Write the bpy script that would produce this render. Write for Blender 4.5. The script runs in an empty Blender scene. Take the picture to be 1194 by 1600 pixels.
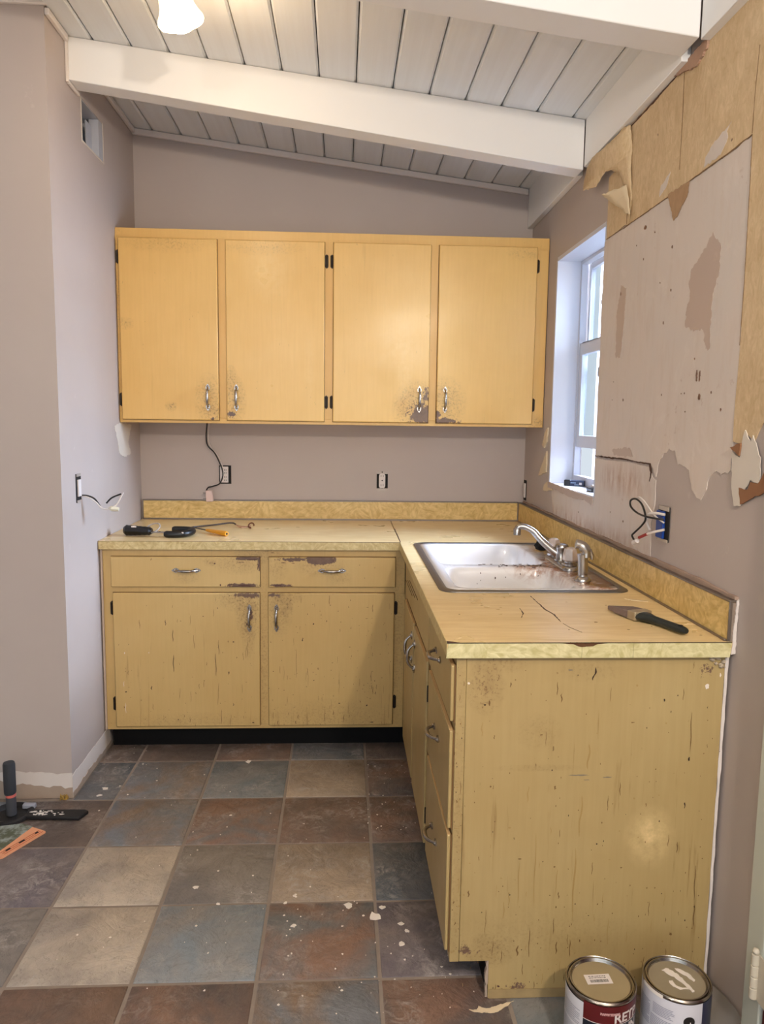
import bpy, bmesh, math, random
from mathutils import Vector, Matrix, Euler
from mathutils.geometry import tessellate_polygon

SC = bpy.context.scene
COL = SC.collection
R = math.radians

# ------------------------------------------------------------------ camera
cam_data = bpy.data.cameras.new('camera')
cam_data.sensor_fit = 'VERTICAL'
cam_data.sensor_height = 36.0
cam_data.lens = 36.0 * 1196.55 / 1600.0
cam_data.clip_start = 0.05
cam = bpy.data.objects.new('camera', cam_data)
COL.objects.link(cam)
cam.location = (0.9876, -3.8652, 1.4229)
cam.rotation_euler = (R(83.1172), R(-0.7488), R(-2.9492))
SC.camera = cam

# ------------------------------------------------------------------ world, exposure
world = bpy.data.worlds.new('world')
SC.world = world
world.use_nodes = True
wbg = world.node_tree.nodes['Background']
wbg.inputs['Color'].default_value = (0.82, 0.91, 1.0, 1)
wbg.inputs['Strength'].default_value = 0.75
SC.view_settings.view_transform = 'Standard'
SC.view_settings.look = 'None'
SC.view_settings.gamma = 1.0
SC.view_settings.use_curve_mapping = False
SC.view_settings.exposure = 0.16

def lamp(name, loc, watts, color, radius):
    d = bpy.data.lights.new(name, 'POINT')
    d.energy = watts; d.color = color; d.shadow_soft_size = radius
    o = bpy.data.objects.new(name, d); COL.objects.link(o); o.location = loc
    return o

def area(name, loc, rot, w, h, watts, color):
    d = bpy.data.lights.new(name, 'AREA')
    d.shape = 'RECTANGLE'; d.size = w; d.size_y = h; d.energy = watts; d.color = color
    o = bpy.data.objects.new(name, d); COL.objects.link(o)
    o.location = loc; o.rotation_euler = rot
    return o

WARM = (1.0, 0.76, 0.50)
lamp('ceiling_bulb_light', (1.58, -4.10, 2.08), 92, (1.0, 0.885, 0.76), 0.045)
lamp('ceiling_bulb_light', (0.42, -4.10, 2.15), 22, (1.0, 0.885, 0.76), 0.045)
area('window_daylight', (3.6, -0.42, 2.30), (0, R(71), R(4)), 1.6, 1.7, 980, (0.68, 0.76, 1.0))
area('room_daylight', (0.2, -6.4, 1.2), (R(90), 0, 0), 4.0, 2.0, 30, (0.78, 0.89, 1.0))
sun_data = bpy.data.lights.new('sun', 'SUN'); sun_data.energy = 2.2; sun_data.angle = R(3)
sun = bpy.data.objects.new('sun', sun_data); COL.objects.link(sun); sun.rotation_euler = (0, R(-40), 0)

D = {'brown_low': [(-1.27, 1.33), (-1.427, 1.344), (-1.459, 1.315), (-1.285, 1.311)],
 'brown_patch': [(-1.915, 1.903), (-1.959, 1.865), (-1.961, 1.803), (-1.941, 1.761), (-1.931, 1.684), (-1.934, 1.612), (-1.913, 1.614), (-1.892, 1.664), (-1.838, 1.665), (-1.785, 1.685), (-1.79, 1.735), (-1.806, 1.758), (-1.793, 1.802),
                 (-1.804, 1.833), (-1.865, 1.862)],
 'brown_streak': [(-1.278, 1.88), (-1.327, 1.862), (-1.318, 1.719), (-1.3, 1.641), (-1.257, 1.644), (-1.249, 1.79)],
 'counter_cable': [(0.287, -0.314, 0.922), (0.327, -0.291, 0.922), (0.38, -0.289, 0.922), (0.407, -0.176, 0.922), (0.433, -0.151, 0.922), (0.468, -0.241, 0.922), (0.512, -0.368, 0.922), (0.538, -0.367, 0.922), (0.559, -0.303, 0.922)],
 'counter_crack1': [(1.543, -1.687), (1.544, -1.781), (1.544, -1.847), (1.554, -1.902), (1.551, -1.974)],
 'counter_crack2': [(1.477, -1.833), (1.474, -1.889), (1.458, -1.935)],
 'counter_crack3': [(1.552, -1.992), (1.558, -2.029), (1.575, -2.075)],
 'crack_board': [(-1.289, 2.376), (-1.416, 2.378), (-1.512, 2.381), (-1.6, 2.386), (-1.681, 2.39), (-1.757, 2.395), (-1.824, 2.395)],
 'crack_h': [(-1.093, 1.302), (-1.223, 1.301), (-1.376, 1.304), (-1.514, 1.3), (-1.604, 1.301)],
 'crack_r': [(-2.079, 2.078), (-2.085, 1.908), (-2.088, 1.736), (-2.086, 1.606)],
 'crack_top': [(-1.109, 2.065), (-1.327, 2.064), (-1.6, 2.066), (-1.837, 2.071), (-1.969, 2.072), (-2.079, 2.078)],
 'crack_v': [(-1.599, 1.3), (-1.612, 1.276), (-1.602, 1.248)],
 'curl': [(-1.156, 2.201), (-1.316, 2.19), (-1.346, 2.138), (-1.365, 2.084), (-1.324, 2.096)],
 'door1_chips': [(0.284, 0.511, 0.003, 0.0539, 0, 'd'), (0.285, 0.392, 0.0036, 0.0778, 0, 'd'), (0.474, 0.46, 0.0024, 0.0658, 0.1, 'd'), (0.461, 0.385, 0.003, 0.1077, 0.08, 'd'), (0.47, 0.258, 0.0018, 0.1137, -0.12, 'b'),
                 (0.482, 0.156, 0.0024, 0.0718, 0, 'b'), (0.255, 0.567, 0.0036, 0.0275, 0.1, 'd'), (0.148, 0.561, 0.0024, 0.0419, 0.15, 'b'), (0.191, 0.285, 0.0042, 0.0204, 0, 'd'), (0.516, 0.35, 0.006, 0.0156, -0.2, 'd'),
                 (0.616, 0.13, 0.0132, 0.006, 0.4, 'd'), (0.3, 0.145, 0.0048, 0.0096, 0, 'd'), (0.411, 0.595, 0.0048, 0.0048, 0, 'd'), (0.471, 0.63, 0.003, 0.0084, 0, 'd'), (0.371, 0.486, 0.0018, 0.0658, 0.1, 'b'),
                 (0.534, 0.21, 0.0036, 0.012, 0, 'd'), (0.588, 0.309, 0.0036, 0.0042, 0, 'b'), (0.536, 0.485, 0.0084, 0.0048, 0, 'd'), (0.514, 0.487, 0.0036, 0.012, 0, 'b'), (0.491, 0.438, 0.003, 0.006, 0, 'b'),
                 (0.549, 0.416, 0.003, 0.0096, 0, 'b'), (0.106, 0.311, 0.0018, 0.0024, 0, 'b'), (0.101, 0.475, 0.0048, 0.0036, 0, 'd'), (0.06, 0.473, 0.0036, 0.006, 0, 'b'), (0.085, 0.269, 0.0084, 0.006, 0, 'd'),
                 (0.076, 0.202, 0.0048, 0.012, 0, 'b'), (0.083, 0.438, 0.0048, 0.0096, 0, 'w'), (0.077, 0.305, 0.0024, 0.0299, -0.1, 'w'), (0.082, 0.197, 0.0024, 0.0479, 0, 'w'), (0.184, 0.439, 0.003, 0.0096, 0, 'w'),
                 (0.355, 0.246, 0.0018, 0.0539, 0, 'b'), (0.309, 0.259, 0.0018, 0.0539, -0.1, 'b'), (0.376, 0.262, 0.003, 0.012, 0, 'b'), (0.41, 0.303, 0.0018, 0.0359, 0, 'b'), (0.247, 0.157, 0.003, 0.0048, 0, 'b'),
                 (0.162, 0.148, 0.003, 0.0048, 0, 'b'), (0.326, 0.16, 0.0024, 0.018, 0, 'b'), (0.35, 0.144, 0.0024, 0.0299, 0, 'b'), (0.597, 0.56, 0.018, 0.012, 0, 'r'), (0.202, 0.837, 0.0048, 0.0096, -0.5, 'b'),
                 (0.485, 0.728, 0.0072, 0.0096, 0, 'r'), (0.527, 0.731, 0.0299, 0.006, 0, 'r'), (0.587, 0.727, 0.0718, 0.0072, 0, 'r'), (0.618, 0.838, 0.0539, 0.0036, 0, 'r'), (0.462, 0.82, 0.0096, 0.0096, 0, 'r'),
                 (0.64, 0.808, 0.003, 0.0359, 0, 'r'), (0.57, 0.826, 0.0359, 0.003, 0.3, 'r'), (0.594, 0.454, 0.0048, 0.0718, 0, 't'), (0.587, 0.435, 0.003, 0.0479, 0, 't')],
 'door2_chips': [(0.943, 0.643, 0.0096, 0.0036, 0, 'd'), (0.928, 0.574, 0.0036, 0.0096, 0, 'd'), (0.872, 0.562, 0.006, 0.0108, -0.5, 'd'), (0.826, 0.494, 0.0048, 0.018, 0, 'd'), (0.776, 0.663, 0.0048, 0.0084, 0.3, 'b'),
                 (1.121, 0.629, 0.0024, 0.0359, 0, 'b'), (1.097, 0.585, 0.012, 0.0024, 0.2, 'b'), (1.099, 0.633, 0.012, 0.0024, 0, 'b'), (1.02, 0.635, 0.0024, 0.0144, 0.2, 'b'), (0.904, 0.601, 0.0024, 0.0108, -0.3, 'b'),
                 (0.847, 0.604, 0.003, 0.0084, -0.4, 'b'), (0.984, 0.535, 0.0024, 0.018, 0, 'b'), (1.03, 0.544, 0.003, 0.012, 0, 'b'), (1.123, 0.427, 0.0018, 0.0204, 0, 'b'), (1.122, 0.286, 0.003, 0.018, 0, 'd'),
                 (1.137, 0.257, 0.0036, 0.0156, 0, 'd'), (1.101, 0.203, 0.0072, 0.0084, -0.6, 'd'), (1.073, 0.219, 0.0036, 0.012, 0.3, 'b'), (0.983, 0.213, 0.0072, 0.0072, -0.5, 'd'), (0.958, 0.171, 0.003, 0.0299, 0, 'b'),
                 (0.797, 0.129, 0.0042, 0.0156, 0, 'd'), (0.807, 0.153, 0.003, 0.0239, 0, 'b'), (0.767, 0.169, 0.0024, 0.0156, 0, 'b'), (0.874, 0.315, 0.006, 0.0048, 0, 'd'), (0.892, 0.367, 0.0036, 0.012, 0, 'b'),
                 (0.871, 0.351, 0.003, 0.0048, 0, 'b'), (0.748, 0.272, 0.0036, 0.0036, 0, 'd'), (0.8, 0.39, 0.0018, 0.1317, 0, 'b'), (0.748, 0.346, 0.0018, 0.0718, 0, 't'), (0.85, 0.32, 0.0018, 0.0718, 0, 't'),
                 (0.921, 0.159, 0.0024, 0.0658, 0, 'b'), (1.002, 0.145, 0.003, 0.0359, 0, 'b'), (0.982, 0.306, 0.0018, 0.1077, 0, 't'), (1.118, 0.331, 0.0024, 0.0479, 0, 'b'), (1.163, 0.215, 0.0018, 0.0958, 0, 't'),
                 (0.72, 0.128, 0.0036, 0.0239, 0, 'b'), (0.703, 0.355, 0.006, 0.0048, 0, 'b'), (1.123, 0.128, 0.018, 0.0048, 0, 'd'), (0.684, 0.282, 0.0024, 0.006, 0, 'd'), (0.893, 0.236, 0.0018, 0.0239, 0, 't'),
                 (1.023, 0.19, 0.0018, 0.0539, 0, 't'), (0.949, 0.21, 0.0018, 0.0479, 0, 't'), (1.034, 0.421, 0.0024, 0.0084, 0, 'b'), (1.134, 0.312, 0.0036, 0.006, 0, 'b'), (1.103, 0.238, 0.0036, 0.0048, 0, 'b'),
                 (0.722, 0.728, 0.0359, 0.006, 0, 'r'), (0.776, 0.725, 0.0299, 0.0048, 0, 'r'), (0.746, 0.824, 0.0239, 0.0036, 0, 'r'), (0.786, 0.822, 0.018, 0.0024, 0, 'r'), (0.702, 0.866, 0.018, 0.003, 0, 'r'),
                 (1.086, 0.76, 0.0048, 0.0036, 0, 'b'), (1.128, 0.803, 0.006, 0.003, 0.3, 'b'), (1.064, 0.815, 0.0024, 0.0084, 0, 'b'), (0.74, 0.802, 0.0036, 0.0048, 0, 'd')],
 'dust_patch': [(-2.073, 2.365)],
 'end_chips': [(1.511, 0.774, 0.0037, 0.0245, 0.1, 'b'), (1.588, 0.833, 0.0049, 0.0336, -0.5, 'd'), (1.531, 0.842, 0.0159, 0.0037, -0.3, 'g'), (1.328, 0.758, 0.0061, 0.0061, 0, 'd'), (1.339, 0.763, 0.0055, 0.0159, 0.2, 'b'),
               (1.353, 0.678, 0.0031, 0.0122, 0, 'b'), (1.466, 0.683, 0.0086, 0.0037, 0, 'b'), (1.348, 0.555, 0.0061, 0.0061, 0, 'b'), (1.504, 0.551, 0.0049, 0.0122, 0, 'b'), (1.54, 0.479, 0.0031, 0.0049, 0, 'd'),
               (1.613, 0.405, 0.0043, 0.0043, 0, 'd'), (1.409, 0.422, 0.0024, 0.0073, 0.2, 'd'), (1.425, 0.369, 0.0122, 0.0031, 0, 'b'), (1.482, 0.361, 0.0037, 0.0037, 0, 'd'), (1.524, 0.273, 0.0031, 0.0214, 0.1, 'b'),
               (1.519, 0.241, 0.0043, 0.0086, 0, 'b'), (1.511, 0.347, 0.0061, 0.0049, 0, 'b'), (1.677, 0.342, 0.0061, 0.0037, 0, 'b'), (1.744, 0.287, 0.0061, 0.0037, 0, 'b'), (1.764, 0.287, 0.0049, 0.0037, 0, 'b'),
               (1.83, 0.687, 0.0024, 0.1101, 0.05, 'b'), (1.829, 0.619, 0.0067, 0.0135, 0, 'd'), (1.826, 0.502, 0.0031, 0.0196, 0, 'd'), (1.814, 0.392, 0.0024, 0.0306, 0, 'b'), (1.864, 0.298, 0.0024, 0.0979, 0.03, 'b'),
               (1.867, 0.211, 0.0031, 0.0612, 0, 'b'), (1.867, 0.235, 0.0043, 0.0061, 0, 'd'), (1.811, 0.164, 0.0086, 0.0086, 0.5, 'b'), (1.796, 0.202, 0.0024, 0.0159, 0, 'b'), (1.582, 0.152, 0.0049, 0.0086, 0, 'b'),
               (1.73, 0.504, 0.0024, 0.0122, 0, 'b'), (1.718, 0.48, 0.0024, 0.0061, 0, 'b'), (1.76, 0.767, 0.0049, 0.0086, 0.3, 'd'), (1.778, 0.738, 0.0031, 0.0049, 0, 'd'), (1.721, 0.698, 0.0037, 0.0037, 0, 'd'),
               (1.686, 0.712, 0.011, 0.0031, 0, 'b'), (1.704, 0.576, 0.0031, 0.0031, 0, 'b'), (1.735, 0.562, 0.0024, 0.0037, 0, 'b'), (1.884, 0.67, 0.0024, 0.0037, 0, 'b'), (1.869, 0.716, 0.0031, 0.0031, 0, 'b'),
               (1.904, 0.637, 0.0024, 0.0024, 0, 'b'), (1.498, 0.835, 0.0061, 0.0024, 0, 'b'), (1.562, 0.581, 0.0551, 0.0037, -0.05, 'g'), (1.63, 0.575, 0.0275, 0.0031, 0, 'g'), (1.582, 0.569, 0.0184, 0.0024, -0.2, 'g'),
               (1.302, 0.281, 0.0037, 0.0208, 0, 'b'), (1.427, 0.128, 0.0049, 0.0306, 0, 'b'), (1.456, 0.149, 0.0024, 0.0856, 0, 'b'), (1.424, 0.306, 0.0024, 0.1224, 0, 't'), (1.463, 0.341, 0.0024, 0.2019, 0, 't'),
               (1.583, 0.629, 0.0055, 0.0673, -0.12, 't'), (1.57, 0.478, 0.0049, 0.1101, -0.1, 't'), (1.561, 0.304, 0.0043, 0.2019, -0.02, 't'), (1.515, 0.191, 0.0024, 0.0489, 0, 'b'), (1.524, 0.133, 0.0031, 0.0367, 0, 'b'),
               (1.39, 0.236, 0.0031, 0.0489, 0, 't'), (1.402, 0.265, 0.0031, 0.0367, 0, 't'), (1.651, 0.173, 0.0024, 0.0795, 0, 't'), (1.558, 0.132, 0.0024, 0.0489, 0, 'b'), (1.7, 0.158, 0.0018, 0.0306, 0, 't'),
               (1.76, 0.185, 0.0018, 0.0367, 0, 't'), (1.288, 0.811, 0.0073, 0.0073, 0, 'w'), (1.863, 0.8, 0.0122, 0.0147, 0, 'w'), (1.893, 0.828, 0.0055, 0.0122, 0, 'w'), (1.383, 0.034, 0.0086, 0.0073, 0, 'r'),
               (1.323, 0.698, 0.0037, 0.0367, 0, 't'), (1.439, 0.535, 0.0037, 0.0428, -0.1, 't'), (1.517, 0.305, 0.0024, 0.0734, -0.1, 't'), (1.819, 0.391, 0.0031, 0.0367, 0, 't'), (1.268, 0.517, 0.0024, 0.0073, 0, 'b'),
               (1.259, 0.639, 0.0031, 0.0098, 0, 'b'), (1.258, 0.712, 0.0031, 0.0086, 0, 'b'), (1.261, 0.554, 0.0031, 0.0049, 0, 'b'), (1.266, 0.26, 0.0031, 0.0098, 0, 'b'), (1.271, 0.204, 0.0037, 0.0122, 0, 'b')],
 'flap': [(-1.316, 2.374), (-1.261, 2.384), (-1.219, 2.375), (-1.125, 2.369), (-1.023, 2.366), (-0.987, 2.344), (-0.963, 2.27), (-1.038, 2.258), (-1.065, 2.254), (-1.104, 2.273), (-1.137, 2.285), (-1.187, 2.274), (-1.226, 2.256),
          (-1.271, 2.22), (-1.303, 2.17), (-1.34, 2.061), (-1.336, 2.201)],
 'floor_chips': [(0.609, -0.801, 14), (0.089, -1.022, 12), (0.084, -1.077, 10), (0.554, -1.664, 10), (1.014, -1.766, 14), (1.09, -1.818, 22), (1.116, -1.778, 10), (1.164, -1.854, 9), (1.178, -1.885, 9), (1.158, -1.937, 10),
                 (0.861, -1.852, 8), (0.597, -1.237, 5), (0.83, -1.748, 6), (0.854, -1.715, 6), (0.633, -1.747, 7)],
 'floor_specks': [(1.199, -1.242), (1.221, -1.34), (1.212, -1.33), (1.1, -1.094), (1.259, -1.197), (1.279, -0.89), (1.189, -0.97), (1.191, -1.156), (1.102, -0.95), (1.135, -1.325), (1.25, -0.919), (1.257, -0.906), (1.223, -0.897),
                  (1.088, -1.303), (1.14, -0.95), (1.256, -1.308), (1.135, -1.346), (1.186, -1.21), (1.122, -1.336), (1.202, -1.351), (1.268, -1.003), (1.171, -0.921), (1.132, -0.856), (1.146, -1.17), (1.092, -1.207), (1.162, -1.007),
                  (1.245, -1.107), (1.153, -1.104), (1.243, -0.853), (1.299, -0.832), (1.217, -1.294), (1.093, -1.262), (1.159, -1.157), (1.105, -0.843), (1.117, -1.343), (1.124, -1.247), (1.28, -1.986), (1.0, -1.788), (1.088, -1.929),
                  (0.884, -1.914), (1.219, -1.96), (0.853, -1.973), (0.868, -1.778), (1.128, -1.974), (0.998, -1.971), (1.106, -1.776), (0.985, -1.723), (0.857, -1.708), (1.163, -1.998), (0.9, -1.671), (1.327, -1.86), (1.033, -1.747),
                  (1.121, -1.946), (1.058, -1.813), (0.862, -1.964), (0.841, -1.83), (1.268, -1.714), (1.185, -1.985), (1.14, -1.935), (0.878, -1.811), (0.297, -1.374), (0.377, -1.135), (1.073, -1.4), (1.057, -1.154), (0.595, -1.316),
                  (0.543, -1.027), (0.446, -0.916), (0.519, -1.459), (1.039, -1.266), (0.569, -1.061), (0.138, -1.003), (0.875, -1.403), (0.483, -1.346), (0.863, -1.302), (0.762, -1.338), (0.476, -1.298), (0.368, -1.157), (0.858, -1.3),
                  (0.44, -1.434), (0.738, -1.228), (0.117, -1.19), (0.366, -1.275), (0.58, -1.366), (0.748, -1.36), (0.665, -1.825), (0.916, -1.918), (0.68, -1.916), (0.997, -1.857), (1.06, -1.978), (0.767, -1.773), (0.568, -1.91),
                  (1.041, -1.755), (0.885, -1.868), (0.897, -1.582), (0.939, -1.804), (0.86, -1.72), (0.844, -1.892), (0.851, -1.867), (0.4, -1.56), (0.724, -1.83), (0.587, -1.842), (0.821, -1.501), (0.718, -1.608), (0.415, -1.545),
                  (0.606, -1.579), (0.502, -1.487), (0.724, -1.694), (0.83, -1.805), (0.186, -1.073), (0.074, -0.844), (0.132, -0.848), (0.153, -1.042), (0.1, -0.652), (0.16, -0.686), (0.178, -0.814), (0.257, -1.098), (0.245, -0.855),
                  (0.269, -0.961), (0.114, -0.71), (0.216, -0.923), (0.33, -1.104), (0.193, -0.82), (0.563, -1.766), (0.248, -1.966), (0.438, -1.818), (0.51, -2.079), (0.355, -1.923), (0.268, -1.87), (0.628, -1.914), (0.654, -2.091),
                  (0.44, -1.864), (0.639, -1.956), (0.361, -1.883), (0.64, -1.954), (0.99, -2.092), (0.899, -2.117), (1.08, -2.058), (1.26, -2.168), (0.837, -2.098), (0.983, -2.178), (1.276, -2.055), (0.979, -2.026), (1.394, -2.069),
                  (1.171, -2.098), (1.19, -2.124), (1.257, -2.028), (1.262, -2.066), (1.131, -2.069), (0.996, -2.103), (1.091, -2.073), (1.246, -2.123), (0.846, -2.042), (1.081, -2.178), (1.327, -2.118), (0.842, -2.145), (1.069, -2.114),
                  (1.224, -2.131), (1.096, -2.178), (1.046, -2.077)],
 'jamb_torn1': [(-0.438, 1.397), (-0.426, 1.334), (-0.386, 1.303), (-0.35, 1.317), (-0.387, 1.373)],
 'jamb_torn2': [(-0.432, 1.291), (-0.435, 1.195), (-0.381, 1.185), (-0.302, 1.171), (-0.353, 1.219)],
 'jamb_torn3': [(-0.463, 1.156), (-0.562, 1.128), (-0.459, 1.11), (-0.392, 1.109), (-0.411, 1.137)],
 'left_patch': [(-0.431, 1.384), (-0.312, 1.395), (-0.154, 1.382), (-0.216, 1.305), (-0.178, 1.25), (-0.266, 1.236), (-0.366, 1.258), (-0.381, 1.31)],
 'lwire_black': [(-0.026, -0.86, 1.119), (0.012, -0.86, 1.117), (0.036, -0.86, 1.105), (0.055, -0.86, 1.075), (0.077, -0.86, 1.087), (0.097, -0.86, 1.108), (0.132, -0.86, 1.123)],
 'lwire_nut': [(0.084, -0.86, 1.067), (0.123, -0.86, 1.063)],
 'lwire_white': [(-0.026, -0.86, 1.117), (0.012, -0.86, 1.112), (0.041, -0.86, 1.092), (0.06, -0.86, 1.07), (0.084, -0.86, 1.065), (0.116, -0.86, 1.083), (0.134, -0.86, 1.115), (0.14, -0.86, 1.128)],
 'pack': [(-0.253, -1.342), (-0.185, -1.303), (-0.115, -1.288), (-0.018, -1.337), (-0.096, -1.489), (-0.182, -1.516)],
 'plaster_lower': [(-0.518, 1.144), (-0.815, 1.143), (-1.095, 1.134), (-1.114, 1.155), (-1.094, 1.292), (-1.377, 1.296), (-1.595, 1.292), (-1.619, 1.263), (-1.648, 1.256), (-1.649, 1.18), (-1.629, 1.119), (-1.64, 1.006), (-1.328, 1.005),
                   (-0.895, 1.003), (-0.58, 1.0), (-0.551, 1.056)],
 'plaster_upper': [(-1.09, 2.061), (-1.179, 2.066), (-1.327, 2.064), (-1.6, 2.066), (-1.837, 2.071), (-1.969, 2.072), (-2.079, 2.078), (-2.085, 1.908), (-2.088, 1.736), (-2.085, 1.547), (-2.083, 1.382), (-2.08, 1.313), (-2.035, 1.299),
                   (-2.008, 1.308), (-1.977, 1.29), (-1.965, 1.256), (-1.937, 1.226), (-1.915, 1.23), (-1.883, 1.249), (-1.861, 1.299), (-1.789, 1.31), (-1.767, 1.348), (-1.724, 1.353), (-1.667, 1.318), (-1.647, 1.265), (-1.604, 1.301),
                   (-1.376, 1.304), (-1.1, 1.302), (-1.092, 1.561), (-1.088, 1.834)],
 'sc': [(0.318, -0.397, 0.928), (0.401, -0.495, 0.928), (0.503, -0.622, 0.928)],
 'scrap': [(1.305, -2.177), (1.315, -2.185), (1.353, -2.19), (1.373, -2.187), (1.42, -2.154), (1.374, -2.169), (1.347, -2.176), (1.33, -2.167), (1.323, -2.179)],
 'seam1': [(-1.3, 2.376), (-1.307, 2.249), (-1.304, 2.07)],
 'seam2': [(-1.69, 2.383), (-1.695, 2.262), (-1.694, 2.12)],
 'seam3': [(-2.086, 2.266), (-2.08, 2.187), (-2.078, 2.081)],
 'sill_drip': [(-0.473, 1.157), (-1.094, 1.146), (-1.09, 1.117), (-0.998, 1.129), (-0.878, 1.121), (-0.792, 1.12), (-0.661, 1.129), (-0.581, 1.132), (-0.478, 1.129)],
 'sliver_a': [(-1.978, 2.142), (-1.955, 2.128), (-1.964, 2.111), (-1.93, 2.082), (-1.843, 2.079), (-1.85, 2.103), (-1.898, 2.126)],
 'sliver_b': [(-1.634, 2.133), (-1.613, 2.101), (-1.562, 2.083), (-1.571, 2.113)],
 'tan_dark': [(-1.626, 2.073), (-1.764, 2.069), (-1.76, 2.042), (-1.703, 1.999), (-1.675, 1.988), (-1.649, 2.03)],
 'tan_main': [(-1.289, 2.38), (-1.511, 2.385), (-1.681, 2.394), (-1.821, 2.399), (-1.955, 2.399), (-2.168, 2.393), (-2.316, 1.454), (-2.208, 1.425), (-2.177, 1.385), (-2.141, 1.404), (-2.122, 1.377), (-2.083, 1.382), (-2.085, 1.547),
              (-2.088, 1.736), (-2.085, 1.908), (-2.079, 2.078), (-1.969, 2.072), (-1.837, 2.071), (-1.6, 2.066), (-1.327, 2.064), (-1.299, 2.067)],
 'tan_strip': [(-1.106, 2.274), (-1.199, 2.279), (-1.302, 2.247), (-1.321, 2.068), (-1.275, 2.071), (-1.109, 2.063)],
 'torn_brown': [(-2.141, 1.238), (-2.13, 1.276), (-2.169, 1.275), (-2.178, 1.293), (-2.21, 1.292), (-2.237, 1.324), (-2.244, 1.275), (-2.194, 1.259)],
 'torn_brown2': [(-2.082, 1.368), (-2.13, 1.38), (-2.126, 1.35), (-2.104, 1.36)],
 'torn_top': [(-1.838, 2.397), (-1.827, 2.374), (-1.794, 2.364), (-1.77, 2.356), (-1.715, 2.369), (-1.633, 2.387), (-1.697, 2.394), (-1.771, 2.399)],
 'torn_white': [(-2.112, 1.232), (-2.094, 1.276), (-2.089, 1.359), (-2.126, 1.346), (-2.13, 1.383), (-2.14, 1.41), (-2.166, 1.384), (-2.175, 1.399), (-2.197, 1.371), (-2.213, 1.35), (-2.215, 1.294), (-2.202, 1.293), (-2.175, 1.298),
                (-2.151, 1.266), (-2.141, 1.235)],
 'wall_dots': [(-1.399, 1.98), (-1.672, 1.918), (-1.463, 1.926), (-1.542, 1.988), (-1.601, 1.831), (-1.68, 1.798), (-1.855, 1.594), (-1.786, 1.504), (-1.806, 1.504), (-1.817, 1.455), (-1.959, 1.502), (-1.25, 1.561), (-1.64, 1.711),
               (-1.246, 1.5), (-1.349, 1.498), (-1.655, 1.505), (-0.927, 1.073), (-1.405, 1.099), (-0.718, 1.129), (-1.281, 1.116), (-1.984, 2.099), (-1.527, 2.271), (-0.838, 2.524), (-2.014, 1.458)]}

# ------------------------------------------------------------------ helpers
def lin(r, g, b):
    f = lambda c: (c / 255 / 12.92) if c / 255 <= 0.04045 else ((c / 255 + 0.055) / 1.055) ** 2.4
    return (f(r), f(g), f(b), 1.0)

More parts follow.
